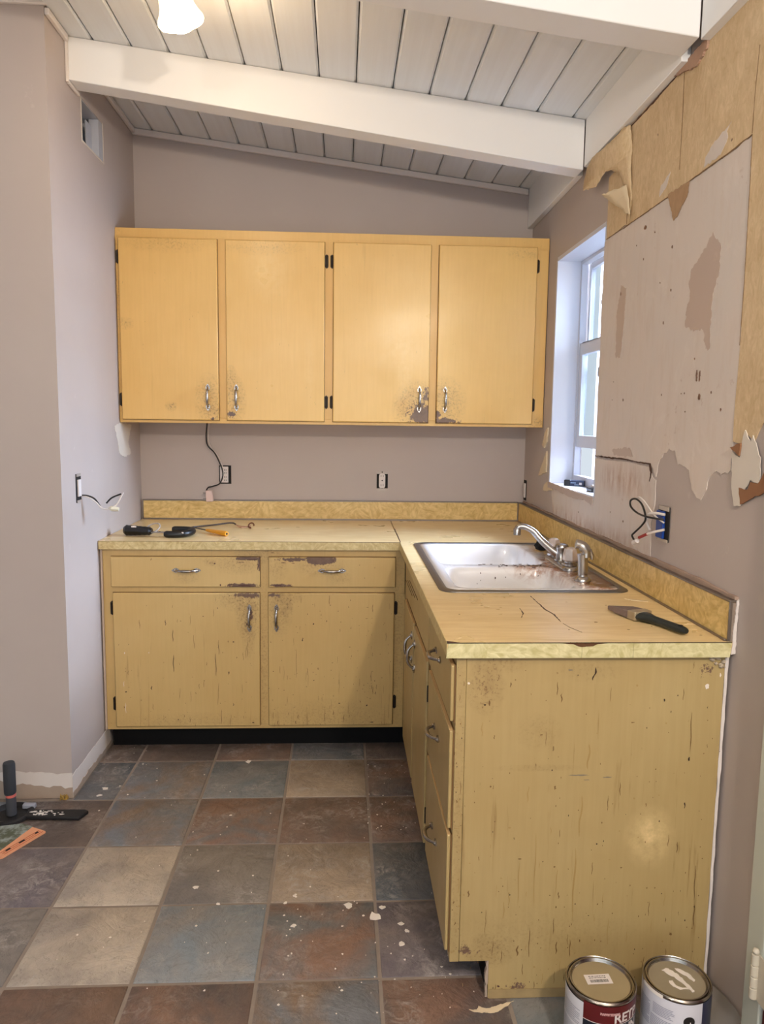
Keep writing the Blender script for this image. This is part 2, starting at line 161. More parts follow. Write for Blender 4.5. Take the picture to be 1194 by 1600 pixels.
class MB:
    """collects shapes and links them as one mesh object"""
    def __init__(s):
        s.v = []; s.f = []; s.m = []; s.mi = 0
    def add(s, vs, fs):
        b = len(s.v); s.v += [tuple(p) for p in vs]
        for f in fs:
            s.f.append(tuple(b + i for i in f)); s.m.append(s.mi)
        return s
    def box(s, x0, x1, y0, y1, z0, z1):
        vs = [(x0, y0, z0), (x1, y0, z0), (x1, y1, z0), (x0, y1, z0), (x0, y0, z1), (x1, y0, z1), (x1, y1, z1), (x0, y1, z1)]
        return s.add(vs, [(3, 2, 1, 0), (4, 5, 6, 7), (0, 1, 5, 4), (1, 2, 6, 5), (2, 3, 7, 6), (3, 0, 4, 7)])
    def hexa(s, bottom, top):
        return s.add(list(bottom) + list(top), [(3, 2, 1, 0), (4, 5, 6, 7), (0, 1, 5, 4), (1, 2, 6, 5), (2, 3, 7, 6), (3, 0, 4, 7)])
    def prism(s, poly, axis, a, b):
        """extrude a 2D outline along x, y or z from a to b"""
        def p3(q, t):
            if axis == 'x': return (t, q[0], q[1])
            if axis == 'y': return (q[0], t, q[1])
            return (q[0], q[1], t)
        n = len(poly)
        vs = [p3(q, a) for q in poly] + [p3(q, b) for q in poly]
        tris = tessellate_polygon([[Vector((q[0], q[1], 0)) for q in poly]])
        fs = [tuple(t) for t in tris] + [tuple(n + i for i in reversed(t)) for t in tris]
        fs += [(i, (i + 1) % n, n + (i + 1) % n, n + i) for i in range(n)]
        return s.add(vs, fs)
    def sheet(s, poly, axis, a):
        def p3(q, t):
            if axis == 'x': return (t, q[0], q[1])
            if axis == 'y': return (q[0], t, q[1])
            return (q[0], q[1], t)
        tris = tessellate_polygon([[Vector((q[0], q[1], 0)) for q in poly]])
        return s.add([p3(q, a) for q in poly], [tuple(t) for t in tris])
    def tube(s, pts, r, n=10, caps=True, squash=None):
        pts = [Vector(p) for p in pts]; k = len(pts)
        rs = r if isinstance(r, (list, tuple)) else [r] * k
        up = None; vs = []; fs = []
        for i, p in enumerate(pts):
            d = (pts[min(i + 1, k - 1)] - pts[max(i - 1, 0)]).normalized()
            if up is None:
                up = Vector((0, 0, 1)) if abs(d.z) < 0.9 else Vector((0, 1, 0))
            u = (up - d * up.dot(d)).normalized(); w = d.cross(u); up = u
            for j in range(n):
                a = 2 * math.pi * j / n
                vs.append(p + (u * math.cos(a) * (squash or 1) + w * math.sin(a)) * rs[i])
        for i in range(k - 1):
            for j in range(n):
                fs.append((i * n + j, i * n + (j + 1) % n, (i + 1) * n + (j + 1) % n, (i + 1) * n + j))
        if caps:
            fs.append(tuple(reversed(range(n)))); fs.append(tuple((k - 1) * n + j for j in range(n)))
        return s.add(vs, fs)
    def lathe(s, prof, c=(0, 0, 0), n=32, M=None, cap0=False, cap1=False, seg=None):
        vs = []; fs = []
        for (r, z) in prof:
            for j in range(n):
                a = 2 * math.pi * j / n
                p = Vector((r * math.cos(a), r * math.sin(a), z))
                if M is not None: p = M @ p
                vs.append(p + Vector(c))
        for i in range(len(prof) - 1):
            for j in range(n):
                fs.append((i * n + j, i * n + (j + 1) % n, (i + 1) * n + (j + 1) % n, (i + 1) * n + j))
        if cap0: fs.append(tuple(reversed(range(n))))
        if cap1: fs.append(tuple((len(prof) - 1) * n + j for j in range(n)))
        return s.add(vs, fs)
    def arc_panel(s, c, r, a0, a1, z0, z1, n=16):
        """a strip of a cylinder wall, angles in radians about +z"""
        vs = []; fs = []
        for i in range(n + 1):
            a = a0 + (a1 - a0) * i / n
            x, y = c[0] + r * math.cos(a), c[1] + r * math.sin(a)
            vs += [(x, y, c[2] + z0), (x, y, c[2] + z1)]
        fs = [(2 * i, 2 * i + 2, 2 * i + 3, 2 * i + 1) for i in range(n)]
        return s.add(vs, fs)
    def mesh(s, name, mats, o0=(0, 0, 0), smooth=40):
        me = bpy.data.meshes.new(name)
        o0 = Vector(o0)
        me.from_pydata([Vector(p) - o0 for p in s.v], [], s.f)
        mats = mats if isinstance(mats, (list, tuple)) else [mats]
        for m in mats: me.materials.append(m)
        for p, i in zip(me.polygons, s.m): p.material_index = i
        bm = bmesh.new(); bm.from_mesh(me)
        bmesh.ops.remove_doubles(bm, verts=bm.verts, dist=1e-6)
        bmesh.ops.recalc_face_normals(bm, faces=bm.faces)
        bm.to_mesh(me); bm.free()
        if smooth:
            for p in me.polygons: p.use_smooth = True
            me.set_sharp_from_angle(angle=R(smooth))
        return me
    def build(s, name, mats, parent=None, bevel=0, seg=2, smooth=40, kind=None, o0=None):
        base = Vector((0, 0, 0))
        if parent is not None: base = parent['_w'] if '_w' in parent.keys() else (0, 0, 0)
        me = s.mesh(name, mats, o0 if o0 is not None else base, smooth)
        o = bpy.data.objects.new(name, me); COL.objects.link(o)
        if parent is not None:
            o.parent = parent
            o['_w'] = list(base)
        elif o0 is not None:
            o.location = o0; o['_w'] = list(o0)
        if bevel:
            b = o.modifiers.new('round', 'BEVEL'); b.width = bevel; b.segments = seg; b.limit_method = 'ANGLE'; b.angle_limit = R(35)
        if kind: o['kind'] = kind
        return o

def thing(name, loc, label, cat, group=None):
    o = bpy.data.objects.new(name, None); COL.objects.link(o)
    o.location = loc; o['_w'] = list(loc); o.empty_display_size = 0.05
    o['label'] = label; o['category'] = cat
    if group: o['group'] = group
    return o

def tag(o, label, cat, group=None):
    o['label'] = label; o['category'] = cat
    if group: o['group'] = group
    return o

def struct(o, kind='structure'):
    o['kind'] = kind
    return o

def struct_empty(name):
    o = bpy.data.objects.new(name, None); COL.objects.link(o); o['kind'] = 'structure'; o['_w'] = [0, 0, 0]
    return o

def mounted(name, me, parent, loc, rot=(0, 0, 0)):
    """a part that reuses a mesh; loc is given in the room and turned into the parent's space"""
    o = bpy.data.objects.new(name, me); COL.objects.link(o)
    w = Vector(parent['_w']); o.parent = parent
    o.location = Vector(loc) - w; o.rotation_euler = rot
    o['_w'] = list(loc)
    return o

def ragged(poly, step, amp, seed=1, fine=0.3):
    """breaks the sides of an outline into short uneven pieces, coarse then fine"""
    rnd = random.Random(seed)
    def once(poly, step, amp):
        out = []; n = len(poly)
        for i in range(n):
            a = Vector(poly[i]); b = Vector(poly[(i + 1) % n]); L = (b - a).length
            out.append(tuple(a))
            k = min(60, int(L / step))
            if L < 1e-6: continue
            nrm = Vector((-(b - a).y, (b - a).x)) / L
            for j in range(1, k + 1):
                t = (j + rnd.uniform(-0.3, 0.3)) / (k + 1)
                out.append(tuple(a.lerp(b, t) + nrm * rnd.uniform(-amp, amp)))
        return out
    return once(once(poly, step, amp), step * fine, amp * fine)

def smooth_path(pts, k=6):
    pts = [Vector(p) for p in pts]; out = []
    P = [pts[0]] + pts + [pts[-1]]
    for i in range(1, len(P) - 2):
        p0, p1, p2, p3 = P[i - 1:i + 3]
        for j in range(k):
            t = j / k
            out.append(0.5 * ((2 * p1) + (-p0 + p2) * t + (2 * p0 - 5 * p1 + 4 * p2 - p3) * t * t + (-p0 + 3 * p1 - 3 * p2 + p3) * t ** 3))
    out.append(pts[-1])
    return out

# ------------------------------------------------------------------ materials
class NT:
    def __init__(s, name, rough=0.5, metal=0.0, spec=0.5):
        s.mat = bpy.data.materials.new(name); s.mat.use_nodes = True
        s.t = s.mat.node_tree; s.b = s.t.nodes['Principled BSDF']
        s.b.inputs['Roughness'].default_value = rough
        s.b.inputs['Metallic'].default_value = metal
        s.b.inputs['Specular IOR Level'].default_value = spec
        s._c = None
    def n(s, t): return s.t.nodes.new(t)
    def l(s, a, b): s.t.links.new(a, b)
    def put(s, sock, v):
        if isinstance(v, bpy.types.NodeSocket): s.l(v, sock)
        else: sock.default_value = v
    def coord(s):
        if s._c is None: s._c = s.n('ShaderNodeTexCoord').outputs['Object']
        return s._c
    def scaled(s, vec, sc):
        m = s.n('ShaderNodeVectorMath'); m.operation = 'MULTIPLY'
        s.put(m.inputs[0], vec); m.inputs[1].default_value = sc
        return m.outputs[0]
    def vadd(s, a, b):
        m = s.n('ShaderNodeVectorMath'); m.operation = 'ADD'
        s.put(m.inputs[0], a); s.put(m.inputs[1], b); return m.outputs[0]
    def noise(s, scale, detail=4, rough=0.55, vec=None, dist=0.0, color=False):
        m = s.n('ShaderNodeTexNoise')
        s.l(vec if vec is not None else s.coord(), m.inputs['Vector'])
        m.inputs['Scale'].default_value = scale; m.inputs['Detail'].default_value = detail
        m.inputs['Roughness'].default_value = rough; m.inputs['Distortion'].default_value = dist
        return m.outputs['Color' if color else 'Fac']
    def voronoi(s, scale, vec=None, feature='F1', out='Distance', rand=1.0):
        m = s.n('ShaderNodeTexVoronoi'); m.feature = feature
        s.l(vec if vec is not None else s.coord(), m.inputs['Vector'])
        m.inputs['Scale'].default_value = scale; m.inputs['Randomness'].default_value = rand
        return m.outputs[out]
    def math(s, op, a, b=0.0, clamp=False):
        m = s.n('ShaderNodeMath'); m.operation = op; m.use_clamp = clamp
        s.put(m.inputs[0], a); s.put(m.inputs[1], b); return m.outputs[0]
    def remap(s, v, a, b, c=0.0, d=1.0):
        m = s.n('ShaderNodeMapRange'); m.clamp = True
        s.put(m.inputs[0], v)
        for i, q in enumerate((a, b, c, d)): m.inputs[1 + i].default_value = q
        return m.outputs[0]
    def mix(s, f, a, b, mode='MIX'):
        m = s.n('ShaderNodeMix'); m.data_type = 'RGBA'; m.blend_type = mode
        s.put(m.inputs[0], f); s.put(m.inputs[6], a); s.put(m.inputs[7], b); return m.outputs[2]
    def spot(s, c, r):
        """1 at the centre of an ellipsoid, 0 at its rim; c and r are xyz, r None = any"""
        m = s.n('ShaderNodeVectorMath'); m.operation = 'SUBTRACT'
        s.l(s.coord(), m.inputs[0]); m.inputs[1].default_value = c
        q = s.scaled(m.outputs[0], tuple(0 if a is None else 1 / a for a in r))
        d = s.n('ShaderNodeVectorMath'); d.operation = 'LENGTH'; s.l(q, d.inputs[0])
        return s.math('SUBTRACT', 1.0, d.outputs['Value'], True)
    def bump(s, h, strength=0.2, dist=0.002):
        m = s.n('ShaderNodeBump'); m.inputs['Strength'].default_value = strength; m.inputs['Distance'].default_value = dist
        s.l(h, m.inputs['Height']); s.l(m.outputs[0], s.b.inputs['Normal'])
    def color(s, c): s.put(s.b.inputs['Base Color'], c); return s
    def rough(s, c): s.put(s.b.inputs['Roughness'], c); return s

def plain(name, rgb, rough=0.5, metal=0.0, var=0.08, scale=30, bump=0.0):
    t = NT(name, rough, metal)
    c = lin(*rgb); d = tuple(q * (1 - var) for q in c[:3]) + (1,)
    n = t.noise(scale, 3)
    t.color(t.mix(n, d, c))
    if bump: t.bump(t.noise(scale * 6, 3), bump, 0.001)
    return t.mat

def wall_paint(name, rgb, rgb2, rough=0.55):
    t = NT(name, rough, 0, 0.35)
    n = t.noise(1.6, 5, 0.6); f = t.noise(60, 3)
    c = t.mix(t.remap(n, 0.3, 0.7), lin(*rgb), lin(*rgb2))
    sc = t.remap(t.noise(9, 6, 0.7), 0.66, 0.74, 0, 0.35)
    c = t.mix(sc, c, lin(min(255, rgb[0] + 22), min(255, rgb[1] + 22), min(255, rgb[2] + 22)))
    t.color(c); t.bump(f, 0.08, 0.0015)
    return t.mat

def yellow(name, spots=(), base=(214, 175, 100), streak=0.5, speck=0.5, rough=0.36, origin=(0, 0, 0), face='y'):
    """old yellow cabinet paint: brush streaks, dirt, chips, painted-in highlights; spots = (kind, along, z, r along, rz, amount)"""
    t = NT(name, rough, 0, 0.45)
    co = t.coord()
    if origin != (0, 0, 0): t._c = co = t.vadd(co, origin)
    big = t.noise(2.2, 4, 0.6)
    br = t.noise(1.0, 4, 0.6, t.scaled(co, (90, 90, 5)))
    c = t.mix(t.remap(big, 0.3, 0.75), lin(*base), lin(base[0] - 10, base[1] - 13, base[2] - 16))
    c = t.mix(t.remap(br, 0.35, 0.75, 0, 0.15), c, lin(base[0] - 38, base[1] - 42, base[2] - 42))
    # faint old drips
    dr = t.noise(1.0, 5, 0.65, t.scaled(co, (55, 55, 2.4)))
    pm = t.remap(t.noise(4.5, 3), 0.42, 0.62)
    c = t.mix(t.math('MULTIPLY', t.remap(dr, 0.60, 0.72, 0, streak), pm), c, lin(126, 92, 44))
    # small chips, taller than wide
    ch = t.noise(1.0, 2, 0.5, t.scaled(co, (120, 120, 44)))
    cm = t.remap(t.noise(5.5, 3), 0.45, 0.62)
    c = t.mix(t.math('MULTIPLY', t.remap(ch, 0.735, 0.76, 0, speck), cm), c, lin(92, 62, 30))
    gn = t.noise(34, 6, 0.7); hn = t.noise(60, 6, 0.75); t_sp = t.noise(120, 4, 0.65)
    for (k, u, z, ru, rz, am) in spots:
        ctr = (u, 0, z) if face == 'y' else (0, u, z)
        rr = (ru, None, rz) if face == 'y' else (None, ru, rz)
        m = t.spot(ctr, rr)
        if k == 'g':
            f = t.math('ADD', t.remap(gn, 0.36, 0.68, 0.04 * am, 0.45 * am), t.remap(t_sp, 0.53, 0.60, 0.0, 0.6 * am))
            f = t.math('MULTIPLY', t.math('POWER', m, 0.7), f)
            c = t.mix(f, c, lin(112, 82, 48))
        elif k == 'w':  # pale spots, painting soft highlights into the colour
            f = t.math('MULTIPLY', m, t.remap(gn, 0.3, 0.7, 0.1 * am, am))
            c = t.mix(f, c, lin(238, 208, 150))
        else:
            f = t.math('ADD', t.math('MULTIPLY', m, am), t.math('MULTIPLY', t.math('SUBTRACT', hn, 0.5), 2.4))
            f = t.math('MULTIPLY', t.remap(f, 0.34, 0.44), t.remap(m, 0.0, 0.05))
            c = t.mix(f, c, t.mix(gn, lin(72, 48, 36), lin(132, 104, 86)))
    t.color(c)
    t.rough(t.remap(big, 0.3, 0.7, rough - 0.05, rough + 0.1))
    t.bump(t.noise(1.0, 3, 0.6, t.scaled(co, (140, 140, 10))), 0.07, 0.0012)
    return t.mat

def laminate(name, a, b, scale=1.0, rough=0.3, contrast=1.0, speck=True):
    """swirled, feathery kitchen laminate"""
    t = NT(name, rough, 0, 0.5)
    co = t.coord()
    cell = t.voronoi(26 * scale, out='Color')
    w = t.vadd(co, t.scaled(cell, (0.6, 0.6, 0.6)))
    rot = t.n('ShaderNodeVectorRotate'); rot.rotation_type = 'EULER_XYZ'
    t.l(co, rot.inputs['Vector']); t.l(t.scaled(cell, (3.1, 3.1, 3.1)), rot.inputs['Rotation'])
    s1 = t.noise(1.0, 3, 0.55, t.scaled(rot.outputs[0], (170 * scale, 60 * scale, 60 * scale)), 0.6)
    s2 = t.noise(14 * scale, 3, 0.5, None, 1.5)
    f = t.math('ADD', t.math('MULTIPLY', s1, 0.75), t.math('MULTIPLY', s2, 0.25))
    c = t.mix(t.remap(f, 0.5 - 0.14 / contrast, 0.5 + 0.14 / contrast), lin(*a), lin(*b))
    if speck:
        c = t.mix(t.remap(t.noise(70, 4, 0.6), 0.7, 0.76, 0, 0.25), c, lin(130, 96, 50))
    t.color(c)
    t.rough(t.remap(t.noise(5, 4), 0.3, 0.7, rough - 0.06, rough + 0.12))
    return t.mat

def slate():
    t = NT('slate_tile', 0.5, 0, 0.5)
    oi = t.n('ShaderNodeObjectInfo')
    off = t.n('ShaderNodeCombineXYZ'); r9 = t.math('MULTIPLY', oi.outputs['Random'], 37.0)
    t.l(r9, off.inputs[0]); t.l(t.math('MULTIPLY', oi.outputs['Random'], 91.0), off.inputs[1])
    vec = t.vadd(t.coord(), off.outputs[0])
    att = t.n('ShaderNodeAttribute'); att.attribute_type = 'OBJECT'; att.attribute_name = 'second_tint'
    big = t.noise(4.6, 5, 0.6, vec, 0.5)
    c = t.mix(t.remap(big, 0.40, 0.62), oi.outputs['Color'], att.outputs['Color'])
    mid = t.noise(16, 6, 0.68, vec, 0.8)
    c = t.mix(t.remap(mid, 0.3, 0.7, 0.0, 0.5), c, t.mix(0.45, c, lin(40, 36, 34)))
    sc = t.math('MULTIPLY', t.remap(t.noise(26, 7, 0.75, vec, 1.2), 0.47, 0.66, 0, 0.75), t.remap(t.noise(5.2, 3, 0.5, vec), 0.46, 0.62))
    c = t.mix(sc, c, lin(176, 168, 160))
    ve = t.noise(9, 4, 0.6, vec, 2.6)
    c = t.mix(t.remap(t.math('ABSOLUTE', t.math('SUBTRACT', ve, 0.5)), 0.0, 0.010, 0.38, 0), c, lin(46, 40, 36))
    t.color(c)
    h = t.math('ADD', t.math('MULTIPLY', t.noise(7, 5, 0.62, vec, 1.0), 1.0), t.math('MULTIPLY', mid, 0.35))
    t.bump(h, 0.8, 0.012)
    t.rough(t.remap(mid, 0.3, 0.7, 0.38, 0.62))
    return t.mat

def kraft(name, a, b):
    t = NT(name, 0.7, 0, 0.25)
    co = t.coord()
    f = t.noise(1.0, 6, 0.7, t.scaled(co, (1, 42, 22)), 1.6)
    g = t.noise(9, 4, 0.6)
    c = t.mix(t.remap(f, 0.3, 0.7), lin(*a), lin(*b))
    c = t.mix(t.remap(g, 0.45, 0.75, 0, 0.4), c, lin(a[0] - 22, a[1] - 26, a[2] - 28))
    t.color(c); t.bump(f, 0.2, 0.001)
    return t.mat

def plaster(name, a, b):
    t = NT(name, 0.75, 0, 0.25)
    co = t.coord()
    f = t.noise(2.4, 6, 0.7, None, 0.8); g = t.noise(1.0, 6, 0.65, t.scaled(co, (1, 26, 6)))
    c = t.mix(t.remap(f, 0.34, 0.66), lin(*a), lin(*b))
    c = t.mix(t.remap(g, 0.5, 0.75, 0, 0.4), c, lin(a[0] - 16, a[1] - 22, a[2] - 28))
    c = t.mix(t.remap(t.noise(6, 6, 0.7, None, 1.2), 0.56, 0.66, 0, 0.35), c, lin(222, 212, 202))
    st = t.math('MULTIPLY', t.remap(t.noise(30, 6, 0.75), 0.60, 0.70, 0, 0.6), t.remap(t.noise(5, 3), 0.5, 0.62))
    c = t.mix(st, c, lin(166, 130, 108))
    # brown staining along the old sill line and above the splash
    lowm = t.math('MAXIMUM', t.spot((1.918, -1.38, 1.235), (None, 0.30, 0.07)), t.spot((1.918, -1.0, 1.03), (None, 0.95, 0.05)))
    c = t.mix(t.math('MULTIPLY', lowm, t.remap(t.noise(1.0, 6, 0.7, t.scaled(co, (1, 30, 9))), 0.4, 0.62, 0.0, 0.9)), c, lin(172, 134, 108))
    t.color(c); t.bump(t.noise(50, 5), 0.15, 0.001)
    return t.mat

def glass_mat():
    m = bpy.data.materials.new('window_glass'); m.use_nodes = True
    nt = m.node_tree; nt.nodes.clear()
    out = nt.nodes.new('ShaderNodeOutputMaterial'); mix = nt.nodes.new('ShaderNodeMixShader')
    tr = nt.nodes.new('ShaderNodeBsdfTransparent'); gl = nt.nodes.new('ShaderNodeBsdfGlossy')
    no = nt.nodes.new('ShaderNodeTexNoise'); no.inputs['Scale'].default_value = 3
    rp = nt.nodes.new('ShaderNodeMapRange'); rp.inputs[3].default_value = 0.06; rp.inputs[4].default_value = 0.12
    tr.inputs[0].default_value = (0.92, 0.96, 0.975, 1); gl.inputs['Roughness'].default_value = 0.03
    nt.links.new(no.outputs[0], rp.inputs[0]); nt.links.new(rp.outputs[0], mix.inputs[0])
    nt.links.new(tr.outputs[0], mix.inputs[1]); nt.links.new(gl.outputs[0], mix.inputs[2])
    nt.links.new(mix.outputs[0], out.inputs[0])
    return m

def emit(name, rgb, strength, rough=0.3):
    t = NT(name, rough)
    t.color(lin(250, 240, 225))
    t.b.inputs['Emission Color'].default_value = lin(*rgb)
    t.b.inputs['Emission Strength'].default_value = strength
    return t.mat

M_WALL = wall_paint('mauve_wall_paint', (186, 174, 166), (180, 167, 160))
M_WHITE = plain('white_beam_paint', (238, 236, 233), 0.5, 0, 0.04, 3, 0.05)
M_TRIM = plain('white_trim_paint', (228, 218, 210), 0.45, 0, 0.05, 8)
M_JAMB = plain('window_white_paint', (208, 209, 216), 0.4, 0, 0.03, 6)
M_GROUT = plain('grey_grout', (150, 136, 124), 0.85, 0, 0.25, 40, 0.2)
M_DARK = plain('dark_gap', (22, 18, 16), 0.8, 0, 0.2, 20)
M_TOE = plain('black_rubber_base', (14, 13, 13), 0.6, 0, 0.3, 30)
M_TOE.node_tree.nodes['Principled BSDF'].inputs['Specular IOR Level'].default_value = 0.15
M_CHROME = plain('worn_chrome', (186, 178, 170), 0.24, 1.0, 0.35, 60)
M_CHROME_CLEAN = plain('brushed_chrome', (190, 184, 178), 0.26, 1.0, 0.15, 40)
M_STEEL = plain('sink_rim_steel', (132, 128, 126), 0.38, 0.9, 0.2, 30)
M_HINGE = plain('black_iron_hinge', (54, 45, 38), 0.4, 0.6, 0.4, 120)
M_PULL = plain('antique_pewter', (186, 178, 170), 0.25, 1.0, 0.4, 110)
M_ALU = plain('dull_aluminium', (150, 138, 128), 0.38, 0.85, 0.25, 20)
M_BLACK = plain('black_plastic', (20, 20, 22), 0.38, 0, 0.2, 40)
M_BLACKWIRE = plain('black_wire', (18, 16, 16), 0.4, 0, 0.1, 40)
M_WHITEWIRE = plain('white_wire', (214, 204, 196), 0.45, 0, 0.08, 40)
M_RED = plain('red_sleeve', (150, 34, 30), 0.45, 0, 0.12, 40)
M_BLUE = plain('blue_box_plastic', (24, 70, 158), 0.4, 0, 0.2, 40)
M_IVORY = plain('white_device_plastic', (220, 210, 204), 0.4, 0, 0.05, 40)
M_DUCT = plain('galvanised_duct', (196, 198, 206), 0.5, 0.15, 0.25, 12)
M_CHALK = plain('white_paint_flake', (238, 228, 216), 0.7, 0, 0.06, 40)
M_TORN = plain('cream_torn_paper', (222, 202, 168), 0.75, 0, 0.12, 20)
M_KRAFT = kraft('tan_backing_paper', (196, 169, 129), (222, 198, 162))
M_KRAFT_D = kraft('brown_backing_paper', (168, 136, 104), (184, 152, 118))
M_PLAST = plaster('bare_plaster', (214, 200, 188), (208, 198, 189))
M_PATCH = wall_paint('old_brown_paint', (191, 172, 159), (186, 166, 153))
M_GYP = plain('torn_gypsum_white', (216, 206, 192), 0.8, 0, 0.08, 14)
M_CUP = plain('rust_brown_paper', (150, 104, 70), 0.75, 0, 0.2, 20)
M_BARE = plain('bare_wall_plaster', (222, 212, 204), 0.8, 0, 0.1, 10)
M_BEIGE = plain('old_glue_beige', (178, 158, 140), 0.85, 0, 0.25, 14, 0.3)
M_CRACK = plain('crack_brown', (84, 54, 38), 0.8, 0, 0.3, 40)
M_SEAM = plain('paper_seam', (140, 108, 72), 0.8, 0, 0.3, 40)
M_OUTLINE = plain('brown_outline', (128, 92, 50), 0.7, 0, 0.35, 40)
M_GLASS = glass_mat()
CHIP = {'d': plain('chip_dark', (62, 40, 22), 0.7, 0, 0.3, 90), 'b': plain('chip_brown', (124, 92, 50), 0.7, 0, 0.3, 90),
        'g': plain('scuff_grey', (132, 122, 104), 0.7, 0, 0.2, 90), 't': plain('drip_tan', (166, 136, 82), 0.5, 0, 0.15, 90),
        'w': plain('filler_white', (226, 214, 200), 0.7, 0, 0.05, 90), 'r': plain('bare_rust', (92, 56, 46), 0.7, 0, 0.4, 140)}
CHIP_ORDER = 'dbgtwr'

def scatter(n, x0, x1, z0, z1, seed, low=1.0):
    """tiny flecks and short drips, denser towards the foot of the panel"""
    rnd = random.Random(seed); out = []
    for i in range(n):
        x = rnd.uniform(x0, x1); z = z0 + (z1 - z0) * rnd.random() ** (1 + low)
        k = rnd.random()
        if k < .62: out.append((x, z, rnd.uniform(.0014, .0036), rnd.uniform(.002, .006), 0, rnd.choice('bbbd')))
        elif k < .88: out.append((x, z, rnd.uniform(.0012, .0022), rnd.uniform(.012, .045), rnd.uniform(-.08, .08), rnd.choice('bbt')))
        else: out.append((x, z, rnd.uniform(.003, .008), rnd.uniform(.003, .007), 0, 't'))
    return out

def chip_part(name, items, y, parent, seed):
    """flakes and scratches in the paint as thin ragged shapes, one part"""
    rnd = random.Random(seed); mb = MB()
    for (x, z, w, h, tilt, c) in items:
        mb.mi = CHIP_ORDER.index(c); n = 22 if max(w, h) > 0.02 else 9
        poly = []
        for i in range(n):
            a = 2 * math.pi * i / n; q = rnd.uniform(0.55, 1.1)
            px, pz = math.cos(a) * w * 0.5 * q, math.sin(a) * h * 0.5 * (q if h < 0.03 else rnd.uniform(0.85, 1.05))
            if h > 3 * w: px += math.sin(pz / max(h, 1e-4) * 9 + x * 60) * w * 0.35
            poly.append((x + px + tilt * -pz * 0.5, z + pz))
        mb.sheet(poly, 'y', y)
    return mb.build(name, [CHIP[k] for k in CHIP_ORDER], parent, kind='stuff', smooth=0)

W = 1.918                    # room width at the back
LW = -0.012                  # left wall face
def zc(x): return 2.772 - 0.118 * x     # sloping ceiling

# ------------------------------------------------------------------ floor
floor = MB().box(-2.6, 2.1, -5.2, 0.15, -0.06, -0.0025).build('floor', M_GROUT)
struct(floor)
M_TILE = slate()
S, SY, TX, TY, G = 0.3149, 0.3183, 0.1493, -0.7879, 0.0095
TINT = {'dbrown': ((66, 55, 49), (84, 68, 58)), 'rbrown': ((92, 68, 54), (76, 62, 54)), 'blue': ((74, 80, 84), (92, 90, 88)),
        'dblue': ((60, 64, 68), (82, 76, 72)), 'tan': ((122, 104, 84), (104, 90, 76)), 'ltan': ((134, 122, 106), (114, 104, 94)),
        'purple': ((74, 66, 70), (88, 78, 74)), 'grey': ((98, 90, 82), (82, 76, 72)), 'mix': ((100, 72, 56), (78, 78, 78)),
        'steel': ((88, 96, 102), (100, 96, 92)), 'bb': ((82, 84, 88), (98, 78, 62)), 'rust': ((96, 70, 56), (68, 60, 58))}
KIND = {(-1, 0): 'dbrown', (0, 0): 'dbrown', (1, 0): 'rbrown', (2, 0): 'dblue', (3, 0): 'dbrown',
        (-1, 1): 'dblue', (0, 1): 'bb', (1, 1): 'blue', (2, 1): 'tan', (3, 1): 'rust',
        (-1, 2): 'dbrown', (0, 2): 'bb', (1, 2): 'mix', (2, 2): 'rbrown', (3, 2): 'rust',
        (-1, 3): 'purple', (0, 3): 'ltan', (1, 3): 'grey', (2, 3): 'tan', (3, 3): 'dblue',
        (-1, 4): 'grey', (0, 4): 'ltan', (1, 4): 'steel', (2, 4): 'mix', (3, 4): 'purple',
        (-1, 5): 'grey', (0, 5): 'rbrown', (1, 5): 'rust', (2, 5): 'bb', (3, 5): 'rust', (4, 5): 'blue',
        (-2, 2): 'blue', (-2, 3): 'purple', (-2, 4): 'grey', (-2, 5): 'rbrown'}
def tone(c):
    m = sum(c) / 3
    return tuple((m + (q - m) * 0.74) * 1.50 for q in c)
tile_cache = {}
rt = random.Random(11)
for c in range(-4, 6):
    for r in range(0, 8):
        x0, x1 = TX + (c - 0) * S + G / 2, TX + (c + 1) * S - G / 2
        y1, y0 = TY - (r - 1) * SY - G / 2, TY - r * SY + G / 2
        if r <= 1: x0 = max(x0, LW + 0.006)
        if r == 0: y1 = min(y1, -0.55)
        x1 = min(x1, W - 0.004)
        if x1 - x0 < 0.02: continue
        key = (round(x1 - x0, 4), round(y1 - y0, 4))
        if key not in tile_cache:
            a, b = (x1 - x0) / 2, (y1 - y0) / 2
            mb = MB(); e = 0.004; j = 0.0015
            lo = [(-a, -b, -0.003), (a, -b, -0.003), (a, b, -0.003), (-a, b, -0.003)]
            md = [(-a + j, -b, -0.0006), (a, -b + j, -0.0010), (a - j, b, -0.0006), (-a, b - j, -0.0010)]
            hi = [(-a + e, -b + e, 0.001), (a - e, -b + e, 0.001), (a - e, b - e, 0.001), (-a + e, b - e, 0.001)]
            fs = [(8, 9, 10, 11)]
            for k in range(4):
                k2 = (k + 1) % 4
                fs += [(k, k2, 4 + k2, 4 + k), (4 + k, 4 + k2, 8 + k2, 8 + k)]
            mb.add(lo + md + hi, fs)
            tile_cache[key] = mb.mesh('tile', M_TILE)
        o = bpy.data.objects.new('tile', tile_cache[key]); COL.objects.link(o)
        o.parent = floor; o.location = ((x0 + x1) / 2, (y0 + y1) / 2, rt.uniform(-0.0008, 0.0006))
        o.rotation_euler = (rt.uniform(-.002, .002), rt.uniform(-.002, .002), rt.uniform(-.003, .003))
        k = KIND.get((c, r), rt.choice(list(TINT)))
        a, b = TINT[k]
        a = tone(a); b = tone(b); o.color = lin(*a); o['second_tint'] = list(lin(*b))[:3]

# ------------------------------------------------------------------ walls
wall_back = MB().box(-0.2, W + 0.2, 0.0, 0.12, -0.05, 3.0).build('wall_back', M_WALL); struct(wall_back)
